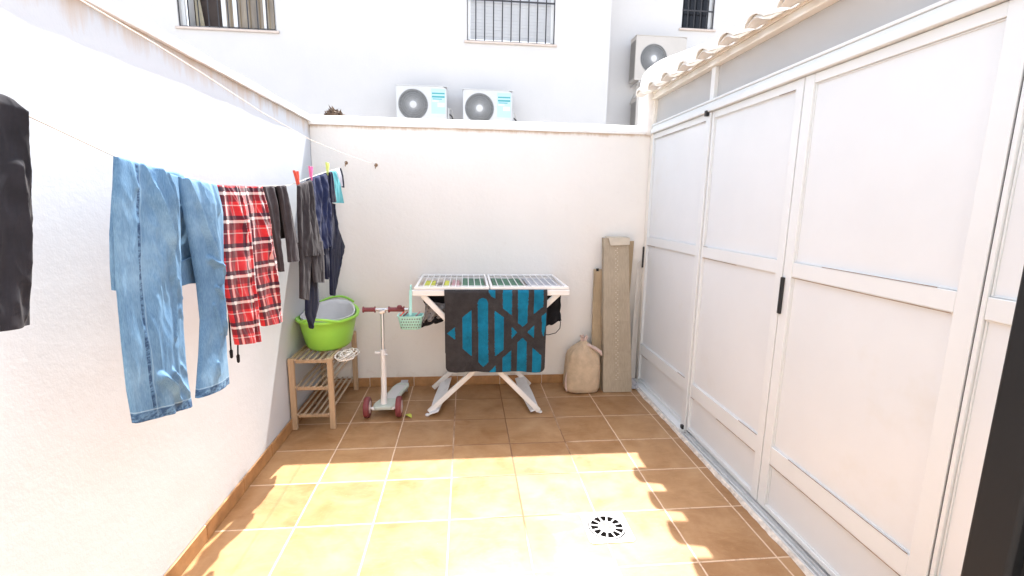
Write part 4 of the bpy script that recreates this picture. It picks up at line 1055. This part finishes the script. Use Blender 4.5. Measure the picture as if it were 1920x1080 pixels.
# clothes hanging inside the rack
tt = thing('shirt', 'grey check shirt with black trim bunched under the left of the drying rack', 'shirt', (.5, -.16, .6), 'clothes on the drying rack')
soft('check_body', [(.478, -.205, .76), (.60, -.19, .74), (.60, -.19, .660), (.462, -.205, .625)], M['check'], None, None, th=.012, seed=2, amp=.012, parent=tt)
soft('black_body', [(.425, -.15, .828), (.66, -.13, .828), (.62, -.14, .66), (.50, -.15, .655)], M['blackcloth'], None, None, th=.014, seed=5, amp=.010, parent=tt)
soft('black_hem', [(.462, -.195, .640), (.590, -.18, .668), (.588, -.18, .630), (.440, -.195, .597)], M['blackcloth'], None, None, th=.016, seed=7, amp=.006, parent=tt)
tt = thing('trousers', 'black cloth with a cord loop hanging under the right of the drying rack', 'trousers', (1.33, -.1, .55), 'clothes on the drying rack')
soft('black_body', [(1.18, -.10, .828), (1.378, -.10, .828), (1.385, -.10, .60), (1.20, -.11, .535)], M['blackcloth'], None, None, th=.016, seed=9, amp=.008, parent=tt)
MB().tube([(1.382, -.115, .60), (1.378, -.115, .55), (1.35, -.115, .518), (1.30, -.115, .505), (1.24, -.115, .51)], .0028, 6).build('cord', M['blackcloth'], tt, smooth=True)
ZC = ZT-.016
def laid(x0, x1, y0, y1, mat, name, label, cat, seed, drop=.0):
    soft(name, [(x0, y1, ZC), (x1, y1, ZC-.002), (x1, y0, ZC-drop), (x0, y0, ZC-drop)], mat, label, cat, 'clothes on the drying rack', th=.008, seed=seed, amp=.0015, prop=.3)
laid(.455, .525, -.24, .10, M['yellowcloth'], 'sock', 'yellow sock laid under the rods at the rack left end', 'sock', 21, .02)
laid(.535, .575, -.25, -.10, M['blackcloth'], 'sock', 'black sock laid beside the yellow sock on the rack', 'sock', 22)
laid(.590, .625, -.20, .10, M['yellowcloth'], 'sock', 'short yellow sock between the black and the pink ones', 'sock', 23)
laid(.585, .685, -.262, -.212, M['maroon'], 'sock', 'dark red sock at the front of the rack top', 'sock', 24)
laid(.640, .690, -.18, .12, M['pinkcloth'], 'sock', 'pale pink sock laid on the left half of the rack top', 'sock', 25)
laid(.710, .860, -.20, .20, M['greencloth'], 'cloth', 'sage green cloth under the left half rods of the rack', 'cloth', 26)
laid(.915, 1.120, -.20, .20, M['greencloth'], 'cloth', 'sage green cloth under the right half rods of the rack', 'cloth', 27)
laid(1.150, 1.370, -.21, .20, M['palecloth'], 'cloth', 'pale grey cloth at the right end of the rack top', 'cloth', 28)
laid(.710, 1.120, -.262, -.215, M['check'], 'cloth', 'narrow grey check cloth along the front of the rack top', 'cloth', 29)

# mint peg basket hanging from the rack
pb = thing('peg_basket', 'mint green perforated peg basket hanging from the rack, left corner', 'basket', (.392, -.29, .61), None)
BX, BY, BZ = .392, -.315, .613
def bout(sx, sy, z, n=48):
    r = []
    for k in range(n):
        a = k*2*math.pi/n; c, s = math.cos(a), math.sin(a); e = 4
        q = (abs(c)**e+abs(s)**e)**(-1/e); r.append((BX+sx*c*q, BY+sy*s*q, z))
    return r
m = MB(); m.quadstrip([bout(.055, .035, BZ), bout(.062, .040, BZ+.004), bout(.076, .050, BZ+.080), bout(.080, .054, BZ+.082), bout(.080, .054, BZ+.088), bout(.072, .046, BZ+.087), bout(.058, .036, BZ+.008)])
m.build('basket_body', M['mint'], pb, smooth=50)
h = MB()
for r_ in range(4):
    z = BZ+.016+.018*r_; k_ = (z-BZ)/.08; yy = BY-(.040+.010*k_)-.0012
    for c_ in range(8):
        x = BX-.052+.0149*c_+(.007 if r_ % 2 else 0)
        h.lathe((x, yy+.002, z), [(.0042, 0), (.0042, .0022)], 8, 'y')
for r_ in range(3):
    z = BZ+.022+.022*r_
    for c_ in range(4): h.lathe((BX+.064+.012*(z-BZ)/.08, BY-.028+.018*c_, z), [(.0042, 0), (.0042, .002)], 8, 'x')
h.build('holes', M['ac_dark'], pb)
m = MB(); m.bar((BX+.002, BY-.030, BZ+.085), (BX+.002, BY+.010, .853), .017, .004, (0, 1, 0)); m.tube([(BX+.002, BY+.010, .853), (BX+.002, BY+.012, .874), (BX+.002, BY+.030, .880), (BX+.002, BY+.046, .874), (BX+.002, BY+.048, .850)], .005, 8)
m.build('hanger', M['mint'], pb, smooth=40)
for k, (dx, mt, lb) in enumerate(((-.052, 'red', 'red peg lying in the mint basket, left one'), (-.030, 'maroon', 'dark red peg lying in the mint basket'), (.045, 'pinkcloth', 'dusty pink peg lying in the mint basket, right one'))):
    m = MB()
    for s in (-1, 1): m.bar((BX+dx-.014, BY-.012+s*.004, BZ+.080), (BX+dx+.016, BY-.012+s*.009, BZ+.108), .010, .007)
    tag(m.build('clothes_peg', M[mt], bevel=.0015), lb, 'clothes peg', 'pegs in the mint basket')

# ------------------------------------------------------------------ sack and cardboard in the corner
sk = thing('sack', 'beige cloth sack tied at the top, standing left of the cardboard', 'sack', (1.62, .12, 0))
m = MB(); rings = []; nn = 56
prof = [(0, .86, .80), (.008, 1.0, .98), (.04, 1.06, 1.05), (.12, 1.05, 1.05), (.20, 1.02, .98), (.255, .96, .90), (.285, .86, .80), (.31, .68, .64), (.335, .44, .48), (.355, .26, .34), (.370, .15, .2)]
for z, a, b in prof:
    ring = []
    for k in range(nn):
        t = k*2*math.pi/nn; c, s = math.cos(t), math.sin(t); q = (abs(c)**2.8+abs(s)**2.8)**(-1/2.8)
        f = 1+.022*math.sin(9*t+z*8)*min(1, z/.15)+.10*math.sin(11*t+z*14)*max(0, (z-.20)/.15)+.03*noise.noise(Vector((c*5, s*5, z*16)))+.06*noise.noise(Vector((c*1.5, s*1.5, z*7)))
        ring.append((1.612+.128*a*c*q*f+.02*z, .135+.10*b*s*q*f+.06*z, z*1.02+.002+.012*noise.noise(Vector((c*2, s*2, z*9)))*(z > .02)))
    rings.append(ring)
m.quadstrip(rings).build('sack_body', M['sack'], sk, smooth=70)
m = MB(); rings = []
for z, a in ((.362, .17), (.375, .14), (.388, .17), (.408, .24), (.412, .20), (.395, .12)):
    ring = []
    for k in range(nn):
        t = k*2*math.pi/nn; f = 1+.25*math.sin(7*t+z*5)
        ring.append((1.622+.115*a*math.cos(t)*f, .16+.09*a*math.sin(t)*f, z+.012*math.sin(5*t)))
    rings.append(ring)
m.quadstrip(rings).build('gathered_neck', M['sackneck'], sk, smooth=70)
m = MB(); m.tube([(1.645, .12, .360), (1.69, .075, .342), (1.725, .055, .320), (1.735, .05, .295)], [.010, .014, .013, .005], 8); m.build('tie', M['sackneck'], sk, smooth=True)
m = MB(); m.tube([(1.49, .10, .16), (1.478, .09, .10), (1.482, .085, .04), (1.490, .08, .012)], [.004, .007, .010, .008], 8); m.build('loose_end', M['sackneck'], sk, smooth=True)

def slab(name, mat, label, x0, x1, xt0, xt1, yb, yt, h, th, extra=None, seed=0, open_top=False):
    """upright cardboard box leaning on the wall; bottom x0..x1 at yb, top xt0..xt1 at yt"""
    t = thing(name, label, 'cardboard', ((x0+x1)/2, yb, 0), 'cardboard packaging in the corner')
    m = MB(); rings = []; n = 24
    for k in range(n+1):
        q = k/n; a = x0+(xt0-x0)*q; b = x1+(xt1-x1)*q; y = yb+(yt-yb)*q; e = .004*noise.noise(Vector((q*5, seed, 0))); g_ = .004*noise.noise(Vector((q*5, seed, 6)))
        rings.append([(a+e, y, h*q+.002), ((a+b)/2, y-.004+g_, h*q+.002), (b+g_, y, h*q+.002), (b+g_, y+th, h*q+.002), (a+e, y+th, h*q+.002)])
    m.quadstrip(rings).build('carton', mat, t, bevel=.003)
    return t
t = slab('cardboard_box', M['card'], 'tall narrow grey brown cardboard box leaning in the right corner', 1.762, 1.985, 1.752, 1.942, .060, .205, 1.150, .055, seed=2)
m = MB(); m.quadstrip([[(1.775, .198, 1.152), (1.945, .198, 1.150), (1.945, .262, 1.155), (1.775, .262, 1.157)], [(1.775, .196, 1.1565), (1.945, .194, 1.156), (1.945, .262, 1.160), (1.775, .262, 1.162)]]); m.build('top_flap', M['cardtape'], t)
m = MB(); m.quadstrip([[(1.783, .193, 1.1555), (1.945, .191, 1.155), (1.945, .186, 1.105), (1.80, .186, 1.098)], [(1.783, .189, 1.1555), (1.945, .187, 1.155), (1.945, .182, 1.105), (1.80, .182, 1.098)]]); m.build('tape', M['cardtape'], t)
# punched pattern of diamonds down the front
m = MB()
for k in range(64):
    z = .10+k*.0155; q = z/1.15; x = 1.868+(-.02)*q+(.007 if k % 2 else -.007); y = .060+.145*q-.0062-.0
    s = .0045*(1 if noise.noise(Vector((k*.31, 0, 0))) > -.15 else .55)
    m.quadstrip([[(x-s, y, z), (x, y, z-s*1.2), (x+s, y, z), (x, y, z+s*1.2)], [(x-s, y+.0035, z), (x, y+.0035, z-s*1.2), (x+s, y+.0035, z), (x, y+.0035, z+s*1.2)]])
m.build('punched_marks', M['cardtape'], t)
m = MB(); m.quadstrip([[(1.952, .213, .45), (1.978, .235, .45), (1.982, .240, .45), (1.956, .217, .45)], [(1.944, .206, 1.13), (1.992, .232, 1.13), (1.996, .236, 1.13), (1.948, .212, 1.13)]]); m.build('side_flap', M['card2'], t)
t = slab('cardboard_sleeve', M['card2'], 'shorter folded cardboard piece behind the tall box and the sack', 1.69, 1.80, 1.700, 1.80, .150, .245, .91, .02, seed=7)
m = MB(); m.box((1.705, .222, .76), (1.765, .2255, .90)); m.build('flap', M['card2'], t)
MB().box((1.716, .240, .897), (1.736, .246, .920)).build('torn_corner', M['blackcloth'], t)
# pale board leaning in the corner
m = MB(); m.quadstrip([[(1.995, .150, .06), (2.055, .20, .06), (2.058, .206, .06), (1.998, .156, .06)], [(2.035, .245, .96), (2.066, .262, .98), (2.069, .267, .98), (2.038, .251, .96)]])
tag(m.build('pale_board', M['board'], bevel=.001), 'thin pale board standing between the tall cardboard box and the door', 'board')
rg = MB(); rows = []
for j in range(17):
    row = []
    for i in range(17):
        a = i/16; b = j/16; row.append((1.985+.075*a+.012*noise.noise(Vector((a*4, b*4, 2))), .10+.08*b, .010+.060*abs(noise.noise(Vector((a*3.5, b*3.5, 1))))*2*math.sin(a*math.pi)**.5*math.sin(b*math.pi)**.5))
    rows.append(row)
tag(rg.quadstrip(rows, False).build('rag', M['palecloth'], smooth=True, solid=.003), 'crumpled grey rag on the floor in the right corner', 'rag')
